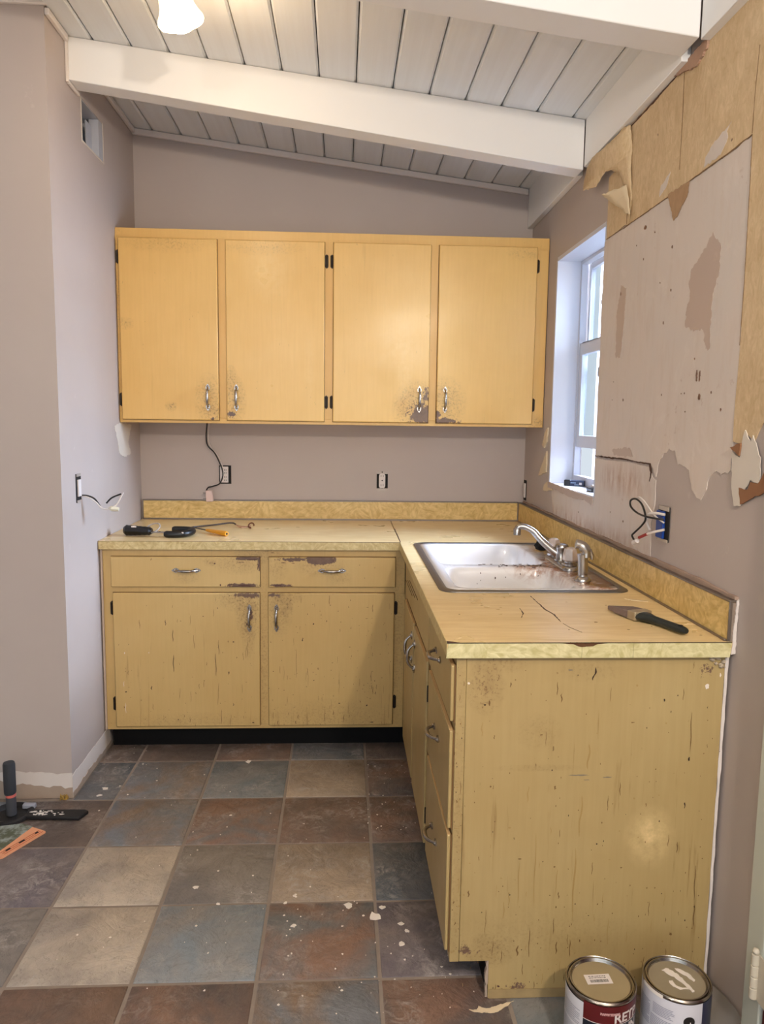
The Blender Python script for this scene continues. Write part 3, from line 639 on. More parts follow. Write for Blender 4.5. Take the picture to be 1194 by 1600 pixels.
# left wall with the open duct, and its return that faces the room
VY0, VY1, VZ0, VZ1 = -0.735, -0.475, 2.468, 2.622
wl = MB()
wl.box(-0.16, LW, -1.085, VY0, -0.05, 3.0).box(-0.16, LW, VY1, 0.0, -0.05, 3.0)
wl.box(-0.16, LW, VY0, VY1, -0.05, VZ0).box(-0.16, LW, VY0, VY1, VZ1, 3.0)
wl.box(-2.6, -0.16, -1.085, -0.97, -0.05, 3.05)
wall_left = wl.build('wall_left', M_WALL); struct(wall_left)
# bare strip where the baseboard was
def strip(h, seed, a, b, amp):
    rnd = random.Random(seed); n = int(abs(a - b) / 0.014); q = 0; out = [(a, 0.0), (b, 0.0)]
    for i in range(n + 1):
        q = q * 0.88 + rnd.uniform(-amp, amp) * 0.5
        out.append((b + (a - b) * i / n, h + q + rnd.uniform(-amp, amp) * .25))
    return out
MB().prism(strip(0.098, 3, -2.5, LW + 0.001, 0.007), 'y', -1.0870, -1.0851).build('bare_plaster', M_BARE, wall_left)
MB().prism(strip(0.048, 4, -2.5, LW + 0.001, 0.016), 'y', -1.0890, -1.0871).build('old_glue', M_BEIGE, wall_left)
MB().prism(strip(0.088, 5, -1.087, -0.62, 0.004), 'x', LW + 0.0001, LW + 0.002).build('bare_plaster', M_BARE, wall_left)
MB().prism(strip(0.020, 6, -1.088, -0.62, 0.010), 'x', LW + 0.0021, LW + 0.004).build('old_glue', M_BEIGE, wall_left)
# gypsum scuff under the upper cabinet, filler patches
MB().prism(ragged(D['left_patch'], 0.012, 0.005, 7), 'x', LW, LW + 0.0015).build('torn_patch', M_GYP, wall_left)
# duct
duct = MB()
t = 0.003
duct.box(-0.30, LW - 0.002, VY0, VY0 + t, VZ0, VZ1).box(-0.30, LW - 0.002, VY1 - t, VY1, VZ0, VZ1)
duct.box(-0.30, LW - 0.002, VY0, VY1, VZ0, VZ0 + t).box(-0.30, LW - 0.002, VY0, VY1, VZ1 - t, VZ1)
duct.box(-0.303, -0.30, VY0, VY1, VZ0, VZ1)
dv = thing('vent_duct', (-0.15, (VY0 + VY1) / 2, VZ0), 'open rectangular metal duct hole high in the side wall under the beam', 'vent')
duct.build('duct_box', M_DUCT, dv)
MB().box(-0.05, LW + 0.001, VY1 - 0.055, VY1 - 0.0035, VZ0 + 0.004, VZ1 - 0.004).box(-0.045, -0.04, VY1 - 0.12, VY1 - 0.056, VZ0 + 0.004, VZ1 - 0.03).build('bent_flange', M_DUCT, dv, bevel=0.001)
f = MB(); f.box(LW, LW + 0.002, VY0 - 0.006, VY0, VZ0 - 0.006, VZ1 + 0.003).box(LW, LW + 0.002, VY1, VY1 + 0.006, VZ0 - 0.006, VZ1 + 0.003).box(LW, LW + 0.002, VY0, VY1, VZ0 - 0.006, VZ0)
f.build('torn_edge', M_GYP, dv)
k = MB()
for z in (2.49, 2.525, 2.56): k.tube([(-0.035, VY0 + 0.012, z), (-0.030, VY0 + 0.03, z)], 0.011, 8)
k.build('cable_end', M_BLACK, dv)

sun_block_wall = MB().box(-2.72, -2.6, -5.2, -0.97, -0.05, 3.2).build('sun_block_wall', M_WALL); struct(sun_block_wall)  # unseen wall, added to keep the sun out of the open side
# right wall with the window opening
WY0, WY1, WZ0, WZ1 = -1.093, -0.480, 1.150, 2.118
wr = MB()
wr.box(W, W + 0.14, -2.42, WY0, -0.05, 3.0).box(W, W + 0.14, WY1, 0.0, -0.05, 3.0)
wr.box(W, W + 0.14, WY0, WY1, -0.05, WZ0).box(W, W + 0.14, WY0, WY1, WZ1, 3.0)
wr.box(W, W + 0.14, -5.2, -2.42, 2.1, 3.0).box(W, W + 0.14, -5.2, -3.3, -0.05, 2.1)
wall_right = wr.build('wall_right', M_WALL); struct(wall_right)
def layer(name, key, mat, depth, base=0.0, step=0.02, amp=0.004, seed=1):
    return MB().prism(ragged(D[key], step, amp, seed), 'x', W - base, W - base - depth).build(name, mat, wall_right, smooth=0)
layer('plaster_patch', 'plaster_upper', M_PLAST, 0.0020, 0, 0.022, 0.0045, 1)
layer('plaster_patch', 'plaster_lower', M_PLAST, 0.0022, 0.0002, 0.03, 0.002, 2)
layer('backing_paper', 'tan_main', M_KRAFT, 0.0032, 0, 0.05, 0.0018, 3)
layer('backing_paper', 'tan_strip', M_KRAFT, 0.0026, 0, 0.05, 0.001, 4)
layer('old_paint', 'brown_patch', M_PATCH, 0.0006, 0.0020, 0.010, 0.005, 5)
layer('old_paint', 'brown_streak', M_PATCH, 0.0006, 0.0020, 0.010, 0.004, 6)
layer('old_paint', 'brown_low', M_PATCH, 0.0006, 0.0020, 0.010, 0.004, 7)
layer('plaster_patch', 'sliver_a', M_PLAST, 0.0008, 0.0032, 0.012, 0.003, 8)
layer('plaster_patch', 'sliver_b', M_PLAST, 0.0008, 0.0032, 0.012, 0.003, 9)
layer('brown_paper', 'tan_dark', M_KRAFT_D, 0.0010, 0.0032, 0.012, 0.003, 10)
layer('torn_gypsum', 'torn_white', M_GYP, 0.0022, 0.0032, 0.015, 0.003, 11)
layer('brown_paper', 'torn_brown', M_CUP, 0.0025, 0.0033, 0.015, 0.002, 12)
layer('brown_paper', 'torn_brown2', M_CUP, 0.0060, 0.0033, 0.012, 0.002, 13)
layer('torn_gypsum', 'sill_drip', M_PATCH, 0.0040, 0.0024, 0.012, 0.002, 14)
for i, q in enumerate(('jamb_torn1', 'jamb_torn2', 'jamb_torn3')):
    layer('torn_gypsum', q, M_TORN, 0.006, 0.0, 0.01, 0.003, 15 + i)
def crack(name, key, w, mat, base, seed):
    mb = MB(); rnd = random.Random(seed); p = D[key]
    up = []; dn = []
    for i in range(len(p)):
        a = Vector(p[max(i - 1, 0)]); b = Vector(p[min(i + 1, len(p) - 1)]); d = (b - a).normalized(); nr = Vector((-d.y, d.x))
        c = Vector(p[i]); q = w * rnd.uniform(0.4, 1.0)
        up.append(tuple(c + nr * q)); dn.append(tuple(c - nr * q))
    return mb.prism(ragged(up + dn[::-1], 0.02, w * 0.5, seed), 'x', W - base, W - base - 0.0008).build(name, mat, wall_right, smooth=0)
crack('crack', 'crack_h', 0.003, M_CRACK, 0.0024, 1); crack('crack', 'crack_v', 0.006, M_CRACK, 0.0024, 2)
crack('crack', 'crack_top', 0.0022, M_SEAM, 0.0032, 3); crack('crack', 'crack_r', 0.0015, M_SEAM, 0.0032, 4)
layer('brown_paper', 'torn_top', plain('torn_pink_paper', (186, 150, 126), 0.75, 0, 0.3, 30), 0.0060, 0.0033, 0.012, 0.004, 19)
crack('crack', 'crack_board', 0.0035, M_CRACK, 0.0034, 11)
for i, q in enumerate(('seam1', 'seam2', 'seam3')): crack('paper_seam', q, 0.0016, M_SEAM, 0.0032, 5 + i)
mb = MB(); rnd = random.Random(4)
for (y, z) in D['wall_dots']:
    r = rnd.uniform(0.0015, 0.004)
    mb.prism([(y + math.cos(a) * r * rnd.uniform(.5, 1), z + math.sin(a) * r * rnd.uniform(.6, 1.6)) for a in [i * 0.9 for i in range(7)]], 'x', W - 0.001, W - 0.0036)
for (y, z, w_, h_) in ((-1.465, 2.02, .016, .010), (-1.873, 1.548, .006, .026), (-1.890, 1.546, .005, .024), (-1.895, 1.492, .010, .014), (-1.28, 1.85, .004, .010)):
    mb.prism(ragged([(y + math.cos(a) * w_ * .6, z + math.sin(a) * h_ * .6) for a in [i * 0.9 for i in range(7)]], .003, .0015, 3), 'x', W - 0.001, W - 0.0036)
mb.build('nail_hole', plain('nail_mark', (128, 96, 76), 0.8, 0, 0.3, 60), wall_right, kind='stuff', smooth=0)

# torn flap of backing paper that hangs off the wall
def flap(name, key, mat, lift, th, seed):
    poly = ragged(D[key], 0.015, 0.0025, seed)
    bm = bmesh.new()
    ys = [p[0] for p in poly]; zs = [p[1] for p in poly]
    tris = tessellate_polygon([[Vector((q[0], q[1], 0)) for q in poly]])
    vs = [bm.verts.new((0, q[0], q[1])) for q in poly]
    for tr in tris:
        try: bm.faces.new([vs[i] for i in tr])
        except ValueError: pass
    bmesh.ops.subdivide_edges(bm, edges=[e for e in bm.edges if e.calc_length() > 0.03], cuts=2, use_grid_fill=True)
    bmesh.ops.triangulate(bm, faces=bm.faces)
    for v in bm.verts: v.co.x = W - lift(v.co.y, v.co.z)
    me = bpy.data.meshes.new(name); bm.to_mesh(me); bm.free()
    me.materials.append(mat)
    for p in me.polygons: p.use_smooth = True
    o = bpy.data.objects.new(name, me); COL.objects.link(o); o.parent = wall_right
    s = o.modifiers.new('thick', 'SOLIDIFY'); s.thickness = th; s.offset = 0
    return o
fy0 = max(p[0] for p in D['flap']); fy1 = min(p[0] for p in D['flap'])
flap('paper_flap', 'flap', M_KRAFT, lambda y, z: 0.006 + 0.042 * (y - fy1) / (fy0 - fy1) + 0.0025 * math.sin(z * 40 + y * 9), 0.0014, 21)
cy0 = max(p[0] for p in D['curl'])
flap('paper_curl', 'curl', M_TORN, lambda y, z: 0.016 + 0.20 * max(0, y - cy0 + 0.14), 0.0014, 22)

# ------------------------------------------------------------------ ceiling, beams
def slab(x0, x1, y0, y1, dz0, dz1, mb=None):
    mb = mb or MB()
    return mb.hexa([(x0, y0, zc(x0) + dz0), (x1, y0, zc(x1) + dz0), (x1, y1, zc(x1) + dz0), (x0, y1, zc(x0) + dz0)],
                   [(x0, y0, zc(x0) + dz1), (x1, y0, zc(x1) + dz1), (x1, y1, zc(x1) + dz1), (x0, y1, zc(x0) + dz1)])
ceiling = slab(-2.6, W + 0.14, -5.2, 0.1, 0.022, 0.06).build('ceiling', M_DARK); struct(ceiling)
M_PLANK = NT('white_washed_plank', 0.45, 0, 0.4)
g1 = M_PLANK.noise(1.0, 5, 0.6, M_PLANK.scaled(M_PLANK.coord(), (40, 1.2, 40)))
M_PLANK.color(M_PLANK.mix(M_PLANK.remap(g1, 0.35, 0.7), lin(232, 233, 232), lin(226, 226, 224)))
M_PLANK.bump(g1, 0.12, 0.001); M_PLANK = M_PLANK.mat
edges = [-0.065] + [0.0805 + 0.1357 * i for i in range(14)] + [1.918]
edges = [-0.065 - 0.1357 * i for i in range(6, 0, -1)] + edges
gap = 0.0035
for a, b in zip(edges[:-1], edges[1:]):
    if b < 0: y_back = -1.07
    else: y_back = -0.002
    a2, b2 = a + gap / 2, b - gap / 2
    if a < 0 < b: a2 = LW + 0.001
    if b - a < 0.03: continue
    # V-grooved board: chamfered long edges
    ch = 0.007; mb = MB(); prof = [(a2, 0.020), (a2, 0.008), (a2 + ch, 0.0), (b2 - ch, 0.0), (b2, 0.008), (b2, 0.020)]
    ring0 = [(x, -5.1, zc(x) + d) for x, d in prof]; ring1 = [(x, y_back, zc(x) + d) for x, d in prof]
    n = 6
    mb.add(ring0 + ring1, [tuple(range(n)), tuple(reversed(range(n, 2 * n)))] + [(i, (i + 1) % n, n + (i + 1) % n, n + i) for i in range(n)])
    mb.build('plank', M_PLANK, ceiling, smooth=0)

def beam(name, y0, y1, d0, d1, x0, x1, label):
    mb = MB()
    mb.hexa([(x0, y0, zc(x0) - d0), (x1, y0, zc(x1) - d1), (x1, y1, zc(x1) - d1), (x0, y1, zc(x0) - d0)],
            [(x0, y0, zc(x0) - 0.0005), (x1, y0, zc(x1) - 0.0005), (x1, y1, zc(x1) - 0.0005), (x0, y1, zc(x0) - 0.0005)])
    o = mb.build(name, M_WHITE, None, bevel=0.003)
    struct(o); return o
beam('beam', -0.885, -0.792, 0.149, 0.182, LW + 0.001, W - 0.0285, '')
beam('beam', -1.83, -1.722, 0.140, 0.150, -1.6, W - 0.0285, '')
# crown strips and boards
c1 = MB(); c1.hexa([(LW, -0.018, zc(LW) - 0.030), (W - 0.03, -0.018, zc(W) - 0.026), (W - 0.03, -0.001, zc(W) - 0.026), (LW, -0.001, zc(LW) - 0.030)],
                   [(LW, -0.018, zc(LW) - 0.001), (W - 0.03, -0.018, zc(W) + 0.001), (W - 0.03, -0.001, zc(W) + 0.001), (LW, -0.001, zc(LW) - 0.001)])
struct(c1.build('trim_1', M_TRIM, bevel=0.003))
struct(MB().box(LW + 0.0005, LW + 0.016, -1.085, -0.900, zc(0) - 0.026, zc(0) - 0.004).box(LW + 0.0005, LW + 0.016, -0.79, -0.02, zc(0) - 0.026, zc(0) - 0.004).build('trim_2', M_TRIM, bevel=0.003))
struct(MB().box(-2.6, LW + 0.016, -1.101, -1.086, zc(0) - 0.001, zc(0) + 0.075).build('trim_3', M_TRIM, bevel=0.003))
# little collar round the beam's end
struct(MB().box(LW + 0.0005, LW + 0.010, -0.900, -0.886, zc(0) - 0.160, zc(0) - 0.003).box(LW + 0.0005, LW + 0.010, -0.886, -0.775, zc(0) - 0.163, zc(0) - 0.151).build('trim_4', M_TRIM, bevel=0.002))
# board along the top of the right wall
tb = MB()
for (y0, y1) in ((-0.790, -0.004), (-1.720, -0.887), (-5.0, -1.832)):
    tb.hexa([(W - 0.027, y0, 2.362 - 0.016 * y0 if y0 > -2 else 2.395), (W - 0.0005, y0, 2.362 - 0.016 * y0 if y0 > -2 else 2.395), (W - 0.0005, y1, 2.362 - 0.016 * y1), (W - 0.027, y1, 2.362 - 0.016 * y1)],
            [(W - 0.027, y0, zc(W) + 0.004), (W - 0.0005, y0, zc(W) - 0.001), (W - 0.0005, y1, zc(W) - 0.001), (W - 0.027, y1, zc(W) + 0.004)])
struct(tb.build('trim_5', M_WHITE, bevel=0.002))

# ------------------------------------------------------------------ window
win = struct_empty('window_1')
JX = 2.020
jb = MB()
jb.box(W - 0.001, JX, WY1 - 0.004, WY1 + 0.012, WZ0, WZ1).build('jamb', M_JAMB, win)
MB().box(W - 0.001, JX, WY0 - 0.012, WY0 + 0.004, WZ0, WZ1).build('jamb', M_JAMB, win)
MB().box(W - 0.001, JX, WY0, WY1, WZ1 - 0.004, WZ1 + 0.012).build('head_jamb', M_JAMB, win)
MB().box(W - 0.002, JX, WY0, WY1, WZ0 - 0.014, WZ0 + 0.002).build('sill', M_JAMB, win)
def frame_ring(mb, x0, x1, y0, y1, z0, z1, w, wb=None, wt=None):
    wb = wb or w; wt = wt or w
    mb.box(x0, x1, y0, y0 + w, z0, z1).box(x0, x1, y1 - w, y1, z0, z1)
    mb.box(x0, x1, y0 + w, y1 - w, z0, z0 + wb).box(x0, x1, y0 + w, y1 - w, z1 - wt, z1)
    return mb
zm = 1.742
frame_ring(MB(), JX, JX + 0.03, WY0, WY1, WZ0, WZ1, 0.018, 0.040).build('outer_frame', M_JAMB, win, bevel=0.002)
up = frame_ring(MB(), JX + 0.034, JX + 0.056, WY0 + 0.018, WY1 - 0.018, zm - 0.02, WZ1 - 0.018, 0.022, 0.03).build('upper_sash', M_JAMB, win, bevel=0.002)
MB().box(JX + 0.043, JX + 0.046, WY0 + 0.04, WY1 - 0.04, zm + 0.01, WZ1 - 0.04).build('pane', M_GLASS, up)
lo = frame_ring(MB(), JX + 0.006, JX + 0.031, WY0 + 0.018, WY1 - 0.018, 1.315, zm + 0.022, 0.034, 0.050, 0.050).build('lower_sash', M_JAMB, win, bevel=0.002)
MB().box(JX + 0.017, JX + 0.020, WY0 + 0.05, WY1 - 0.05, 1.36, zm - 0.02).build('pane', M_GLASS, lo)
MB().box(JX - 0.004, JX + 0.006, -0.80, -0.78, zm + 0.15, zm + 0.165).build('latch', M_BLACK, win)
st = frame_ring(MB(), JX + 0.095, JX + 0.115, WY0 - 0.02, WY1 + 0.02, WZ0 - 0.02, WZ1 + 0.02, 0.075)
st.box(JX + 0.095, JX + 0.110, WY1 - 0.115, WY1 - 0.085, WZ0, WZ1)
st.box(JX + 0.095, JX + 0.112, WY0, WY1, zm - 0.12, zm - 0.075)
sto = st.build('storm_frame', M_JAMB, win, bevel=0.002)
MB().box(JX + 0.104, JX + 0.107, WY0 + 0.04, WY1 - 0.05, WZ0 + 0.05, WZ1 - 0.05).build('pane', M_GLASS, sto)

# outside: pale clapboard of the next house and a light green bush before it
house = thing('neighbour_house', (5.2, 1.5, -1.2), 'pale clapboard house wall seen through the window panes', 'house')
M_CLAP = plain('pale_clapboard', (206, 214, 212), 0.7, 0, 0.06, 6)
MB().box(5.25, 5.35, -3.0, 8.0, -1.2, 5.0).build('wall_panel', M_CLAP, house)
for i in range(26):
    z = -0.9 + i * 0.22
    MB().hexa([(5.205, -3.0, z), (5.249, -3.0, z), (5.249, 8.0, z), (5.205, 8.0, z)], [(5.24, -3.0, z + 0.23), (5.249, -3.0, z + 0.23), (5.249, 8.0, z + 0.23), (5.24, 8.0, z + 0.23)]).build('plank', M_CLAP, house, smooth=0)
bush = MB(); rnd = random.Random(9)
for i in range(1500):
    y = rnd.uniform(1.6, 5.0); z = rnd.uniform(-0.6, 3.4); x = 4.55 + rnd.uniform(-.35, .35)
    if ((y - 3.3) / 1.7) ** 2 + ((z - 1.2) / 2.2) ** 2 > rnd.uniform(.6, 1.05): continue
    a = Vector((rnd.uniform(-1, 1), rnd.uniform(-1, 1), rnd.uniform(-1, 1))).normalized() * 0.09
    b = a.cross(Vector((rnd.uniform(-1, 1), rnd.uniform(-1, 1), 1))).normalized() * 0.04
    c = Vector((x, y, z)); bush.add([c - a, c + b, c + a, c - b], [(0, 1, 2, 3)])
ob = thing('leafy_bush', (4.55, 3.3, -1.2), 'light green leafy bush outside the window', 'bush')
bo = bush.build('foliage', plain('pale_leaf', (150, 176, 130), 0.7, 0, 0.3, 3), ob, smooth=0); bo['kind'] = 'stuff'
MB().tube([(4.55, 3.3, -1.2), (4.5, 3.25, 0.4), (4.6, 3.4, 1.8)], [0.06, 0.045, 0.02], 8).build('stem', plain('bark', (110, 92, 76), 0.8), ob)

# ------------------------------------------------------------------ hardware meshes
def pull_mesh():
    """bow pull 12 cm long with spade ends; lies along x, stands out to -y"""
    mb = MB(); L = 0.043
    pts = []; rs = []
    for i in range(15):
        t = i / 14 * 2 - 1
        pts.append((t * L, -0.004 - 0.022 * (1 - abs(t) ** 3.2), 0)); rs.append(0.0036 + 0.0026 * (1 - t * t) + (0.001 if abs(t) > .95 else 0))
    mb.tube(pts, rs, 10)
    for sgn in (-1, 1):
        out = [(0.030, 0.0042), (0.036, 0.0080), (0.042, 0.0098), (0.049, 0.0078), (0.056, 0.0038), (0.0605, 0.0)]
        poly = [(sgn * x, z) for x, z in out] + [(sgn * x, -z) for x, z in reversed(out[:-1])]
        mb.prism(poly, 'y', 0.0, -0.0038)
        mb.lathe([(0.0001, 0.006), (0.003, 0.0055), (0.0052, 0.0035), (0.0062, 0.0)], (sgn * 0.0465, -0.0036, 0), 12, Matrix.Rotation(R(90), 3, 'X'))
    return mb.mesh('handle', M_PULL, smooth=50)
PULL = pull_mesh()
def hinge_mesh():
    """narrow iron leaf with pointed ends and a knuckle; lies in xz, stands out to -y"""
    mb = MB()
    w, h = 0.0075, 0.031
    mb.prism([(-w, -h + .007), (0, -h), (w, -h + .007), (w, h - .007), (0, h), (-w, h - .007)], 'y', 0, -0.0028)
    mb.tube([(0.002, -0.0055, -h + .006), (0.002, -0.0055, h - .006)], 0.0042, 8)
    for z in (-0.018, 0.018): mb.lathe([(0.0001, 0.003), (0.0025, 0.002), (0.0032, 0)], (-0.003, -0.0026, z), 8, Matrix.Rotation(R(90), 3, 'X'))
    return mb.mesh('hinge', M_HINGE, smooth=50)
HINGE = hinge_mesh()

def slab_door(name, x0, x1, z0, z1, yb, yf, mat, parent, r=0.004):
    """overlay door: rounded front edge, small rebate behind"""
    mb = MB().box(x0, x1, yf, yb - 0.003, z0, z1)
    o = mb.build(name, mat, parent, bevel=r, seg=3)
    MB().box(x0 - 0.0018, x1 + 0.0018, yb - 0.0032, yb - 0.0002, z0 - 0.0018, z1 + 0.0018).build('edge_outline', M_OUTLINE, o)  # thin brown strip reaching just past the edges all round
    return o

# ------------------------------------------------------------------ upper cabinet
YU = -0.338
uc = thing('wall_cabinet', (0.96, -0.17, 1.396), 'long yellow painted wall cabinet with four slab doors above the counter', 'cabinet')
UO = (0.96, -0.17, 1.396)
UB = (229, 187, 114)
m_uframe = yellow('yellow_paint_upper_frame', [('g', 1.9, 1.41, .06, .05, .7), ('g', .0, 2.0, .03, .5, .35)], UB, 0.1, 0.3, 0.34, UO)
body = MB()
body.box(LW + 0.001, 0.006, YU + 0.018, -0.001, 1.402, 2.236).box(1.902, W - 0.003, YU + 0.018, -0.001, 1.402, 2.236)
body.box(0.006, 1.902, YU + 0.018, -0.001, 1.402, 1.418).box(0.006, 1.902, YU + 0.018, -0.001, 2.22, 2.238)
body.build('carcass', m_uframe, uc, bevel=0.001)
ff = MB(); fy0, fy1 = YU, YU + 0.018
ff.box(-0.030 + 0.019, W - 0.003, fy0, fy1, 2.193, 2.242).box(LW + 0.001, W - 0.003, fy0, fy1, 1.396, 1.420)
for a, b in ((LW + 0.001, 0.012), (0.424, 0.480), (0.895, 0.952), (1.370, 1.424), (1.855, W - 0.003)): ff.box(a, b, fy0, fy1, 1.42, 2.193)
ff.build('face_frame', m_uframe, uc, bevel=0.0012)
MB().box(0.012, 1.855, fy1 - 0.006, fy1 - 0.002, 1.42, 2.193).build('inner_panel', M_DARK, uc)
udoors = [
    (0.004, 0.432, 'r', [('g', .39, 1.50, .07, .13, .6), ('g', .42, 1.43, .05, .05, .8), ('g', .22, 1.47, .03, .025, .9), ('g', .22, 2.18, .22, .05, .35), ('b', .405, 1.415, .02, .012, .6), ('g', .03, 1.83, .04, .03, .5)], 0.385),
    (0.468, 0.905, 'l', [('g', .50, 1.50, .06, .12, .75), ('b', .49, 1.435, .035, .02, .8), ('g', .49, 1.60, .03, .06, .6), ('w', .66, 2.08, .13, .16, .5), ('g', .64, 2.17, .2, .04, .4), ('w', .84, 1.65, .03, .2, .25)], 0.512),  # pale spot high on this door paints in the lamp's reflection
    (0.944, 1.380, 'r', [('b', 1.36, 1.445, .10, .075, 1.15), ('b', 1.37, 1.53, .03, .06, .75), ('g', 1.32, 1.48, .11, .13, .85), ('w', 1.25, 1.75, .13, .2, .35), ('w', 1.27, 1.62, .05, .16, .35)], 1.337),  # both pale spots paint a lamp highlight into the door colour
    (1.416, 1.860, 'l', [('b', 1.45, 1.42, .10, .022, 1.0), ('g', 1.46, 1.50, .10, .13, .7), ('b', 1.42, 1.45, .02, .03, .8), ('g', 1.80, 2.17, .09, .04, .35)], 1.455)]
for i, (x0, x1, side, sp, hx) in enumerate(udoors):
    m = yellow('yellow_paint_upper_door', sp, UB, 0.12, 0.35, 0.30, UO)
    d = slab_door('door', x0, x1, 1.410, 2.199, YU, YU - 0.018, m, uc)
    mounted('handle', PULL, d, (hx, YU - 0.018, 1.512 + (0.004 if i > 1 else 0)), (0, R(90), 0))
    hx2 = x0 - 0.006 if side == 'r' else x1 + 0.006
    for z in (2.118, 1.498): mounted('hinge', HINGE, d, (hx2 + (0.003 if i in (1,) else 0), YU, z), (0, 0, 0) if side == 'l' else (0, R(180), 0))

# ------------------------------------------------------------------ base cabinet, back run
YB = -0.684
BB = (207, 176, 117)
bc = thing('base_cabinet', (0.62, -0.34, 0.0), 'worn yellow base cabinet with two drawers and two doors against the back wall', 'cabinet')
BO = (0.62, -0.34, 0.0)
m_bframe = yellow('yellow_paint_base_frame', [('g', .65, .86, .12, .05, .7), ('g', .66, .4, .03, .5, .5), ('g', 1.23, .5, .05, .6, .5)], BB, 0.25, 0.5, 0.38, BO)
ff = MB(); y0, y1 = YB, YB + 0.018
ff.box(0.0, 1.258, y0, y1, 0.845, 0.884).box(0.0, 1.258, y0, y1, 0.690, 0.722).box(0.0, 1.258, y0, y1, 0.098, 0.120)
for a, b in ((0.0, 0.042), (0.640, 0.690), (1.208, 1.258)): ff.box(a, b, y0, y1, 0.12, 0.69).box(a, b, y0, y1, 0.722, 0.845)
ff.build('face_frame', m_bframe, bc, bevel=0.0012)
MB().box(0.002, 0.018, y1, -0.01, 0.1, 0.884).box(0.018, 1.25, y1, -0.01, 0.098, 0.112).box(0.042, 1.208, y1 - 0.006, y1 - 0.002, 0.12, 0.845).build('carcass', m_bframe, bc)
MB().box(0.004, 1.35, -0.622, -0.606, 0.0015, 0.1).build('toe_kick', M_TOE, bc)
MB().box(-0.008, 0.0, -0.69, -0.66, 0.1, 0.88).build('side_filler', plain('unpainted_edge', (200, 178, 158), 0.8), bc)
m_dr1 = yellow('yellow_paint_drawer', [('b', .60, .842, .09, .014, 1.0), ('b', .58, .727, .10, .014, 1.1), ('b', .645, .82, .012, .05, .9), ('g', .56, .82, .12, .05, .6), ('g', .345, .76, .06, .03, .45), ('g', .44, .825, .03, .02, .8)], BB, 0.2, 0.6, 0.36, BO)
m_dr2 = yellow('yellow_paint_drawer', [('b', .90, .838, .085, .030, 1.6), ('b', .79, .838, .10, .014, .9), ('b', .73, .727, .07, .011, 1.0), ('g', .90, .81, .12, .05, .6), ('g', .72, .8, .05, .06, .5), ('g', .98, .76, .06, .03, .5)], BB, 0.2, 0.6, 0.36, BO)
for x0, x1, m, hx in ((0.036, 0.648, m_dr1, 0.345), (0.685, 1.216, m_dr2, 0.949)):
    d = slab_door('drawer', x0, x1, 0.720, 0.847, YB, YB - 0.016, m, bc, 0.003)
    mounted('handle', PULL, d, (hx, YB - 0.016, 0.791), (0, 0, 0))
m_do1 = yellow('yellow_paint_base_door', [('g', .60, .60, .06, .12, 1.0), ('b', .60, .685, .10, .018, .9), ('g', .57, .67, .12, .06, .85), ('g', .60, .52, .03, .12, .6), ('b', .61, .60, .014, .05, .75), ('g', .35, .13, .35, .05, .4)], BB, 0.55, 0.9, 0.38, BO)
m_do2 = yellow('yellow_paint_base_door', [('g', .73, .62, .06, .12, .8), ('g', .74, .68, .10, .04, .8), ('b', .70, .685, .05, .012, .8), ('g', .76, .63, .03, .04, .7), ('g', .95, .14, .35, .10, .45)], BB, 0.75, 1.0, 0.38, BO)
for i, (x0, x1, m, hx, side) in enumerate(((0.040, 0.646, m_do1, 0.604, 'r'), (0.682, 1.213, m_do2, 0.717, 'l'))):
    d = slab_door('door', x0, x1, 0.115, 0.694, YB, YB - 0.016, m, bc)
    mounted('handle', PULL, d, (hx, YB - 0.016, 0.588), (0, R(90), 0))
    hx2 = x0 - 0.006 if side == 'r' else x1 + 0.007
    for z in (0.628, 0.214): mounted('hinge', HINGE, d, (hx2, YB, z), (0, 0, 0) if side == 'l' else (0, R(180), 0))
    chip_part('paint_chip', D['door%d_chips' % (i + 1)] + scatter((55, 130)[i], x0 + .01, x1 - .01, 0.12, 0.68, 7 + i, (.5, 1.0)[i]), YB - 0.0163, bc, 30 + i)

# ------------------------------------------------------------------ sink cabinet along the right wall
XP = 1.259; YE = -2.141
PB = (178, 155, 107)
pc = thing('sink_base_cabinet', (1.58, -1.4, 0.0), 'worn yellow sink cabinet with streaked end panel along the window wall', 'cabinet')
PO = (1.58, -1.4, 0.0)
m_pf = yellow('yellow_paint_sink_front', [('g', -1.7, .6, .1, .4, .5)], PB, 0.3, 0.5, 0.36, PO, 'x')
m_pe = yellow('yellow_paint_end_panel', [('g', 1.33, .80, .05, .07, .9), ('g', 1.36, .86, .08, .03, .6), ('g', 1.58, .84, .09, .03, .35), ('g', 1.46, .69, .06, .05, .35), ('b', 1.86, .845, .035, .028, .55),
                                          ('w', 1.745, .42, .07, .09, .75), ('w', 1.74, .43, .02, .05, .6), ('g', 1.50, .17, .30, .08, .22), ('g', 1.36, .13, .07, .05, .7), ('b', 1.42, .03, .05, .03, .5), ('b', 1.30, .13, .04, .03, .45),  # two pale spots paint a soft highlight into the panel colour
                                          ('g', 1.27, .5, .02, .5, .45), ('g', 1.46, .60, .12, .010, .4)], PB, 0.85, 0.9, 0.40, PO)
MB().prism([(1.283, 0.102), (1.357, 0.102), (1.357, 0.002), (1.903, 0.002), (1.903, 0.884), (1.283, 0.884)], 'y', YE, YE + 0.016).build('end_panel', m_pe, pc, bevel=0.001)
MB().box(XP, 1.2825, YE - 0.0008, YE + 0.017, 0.102, 0.884).build('corner_stile', m_pe, pc, bevel=0.0015)
MB().box(1.360, 1.900, YE - 0.002, YE - 0.0003, 0.002, 0.026).build('base_strip', plain('dirty_bare_strip', (176, 150, 104), 0.8, 0, 0.5, 30), pc)
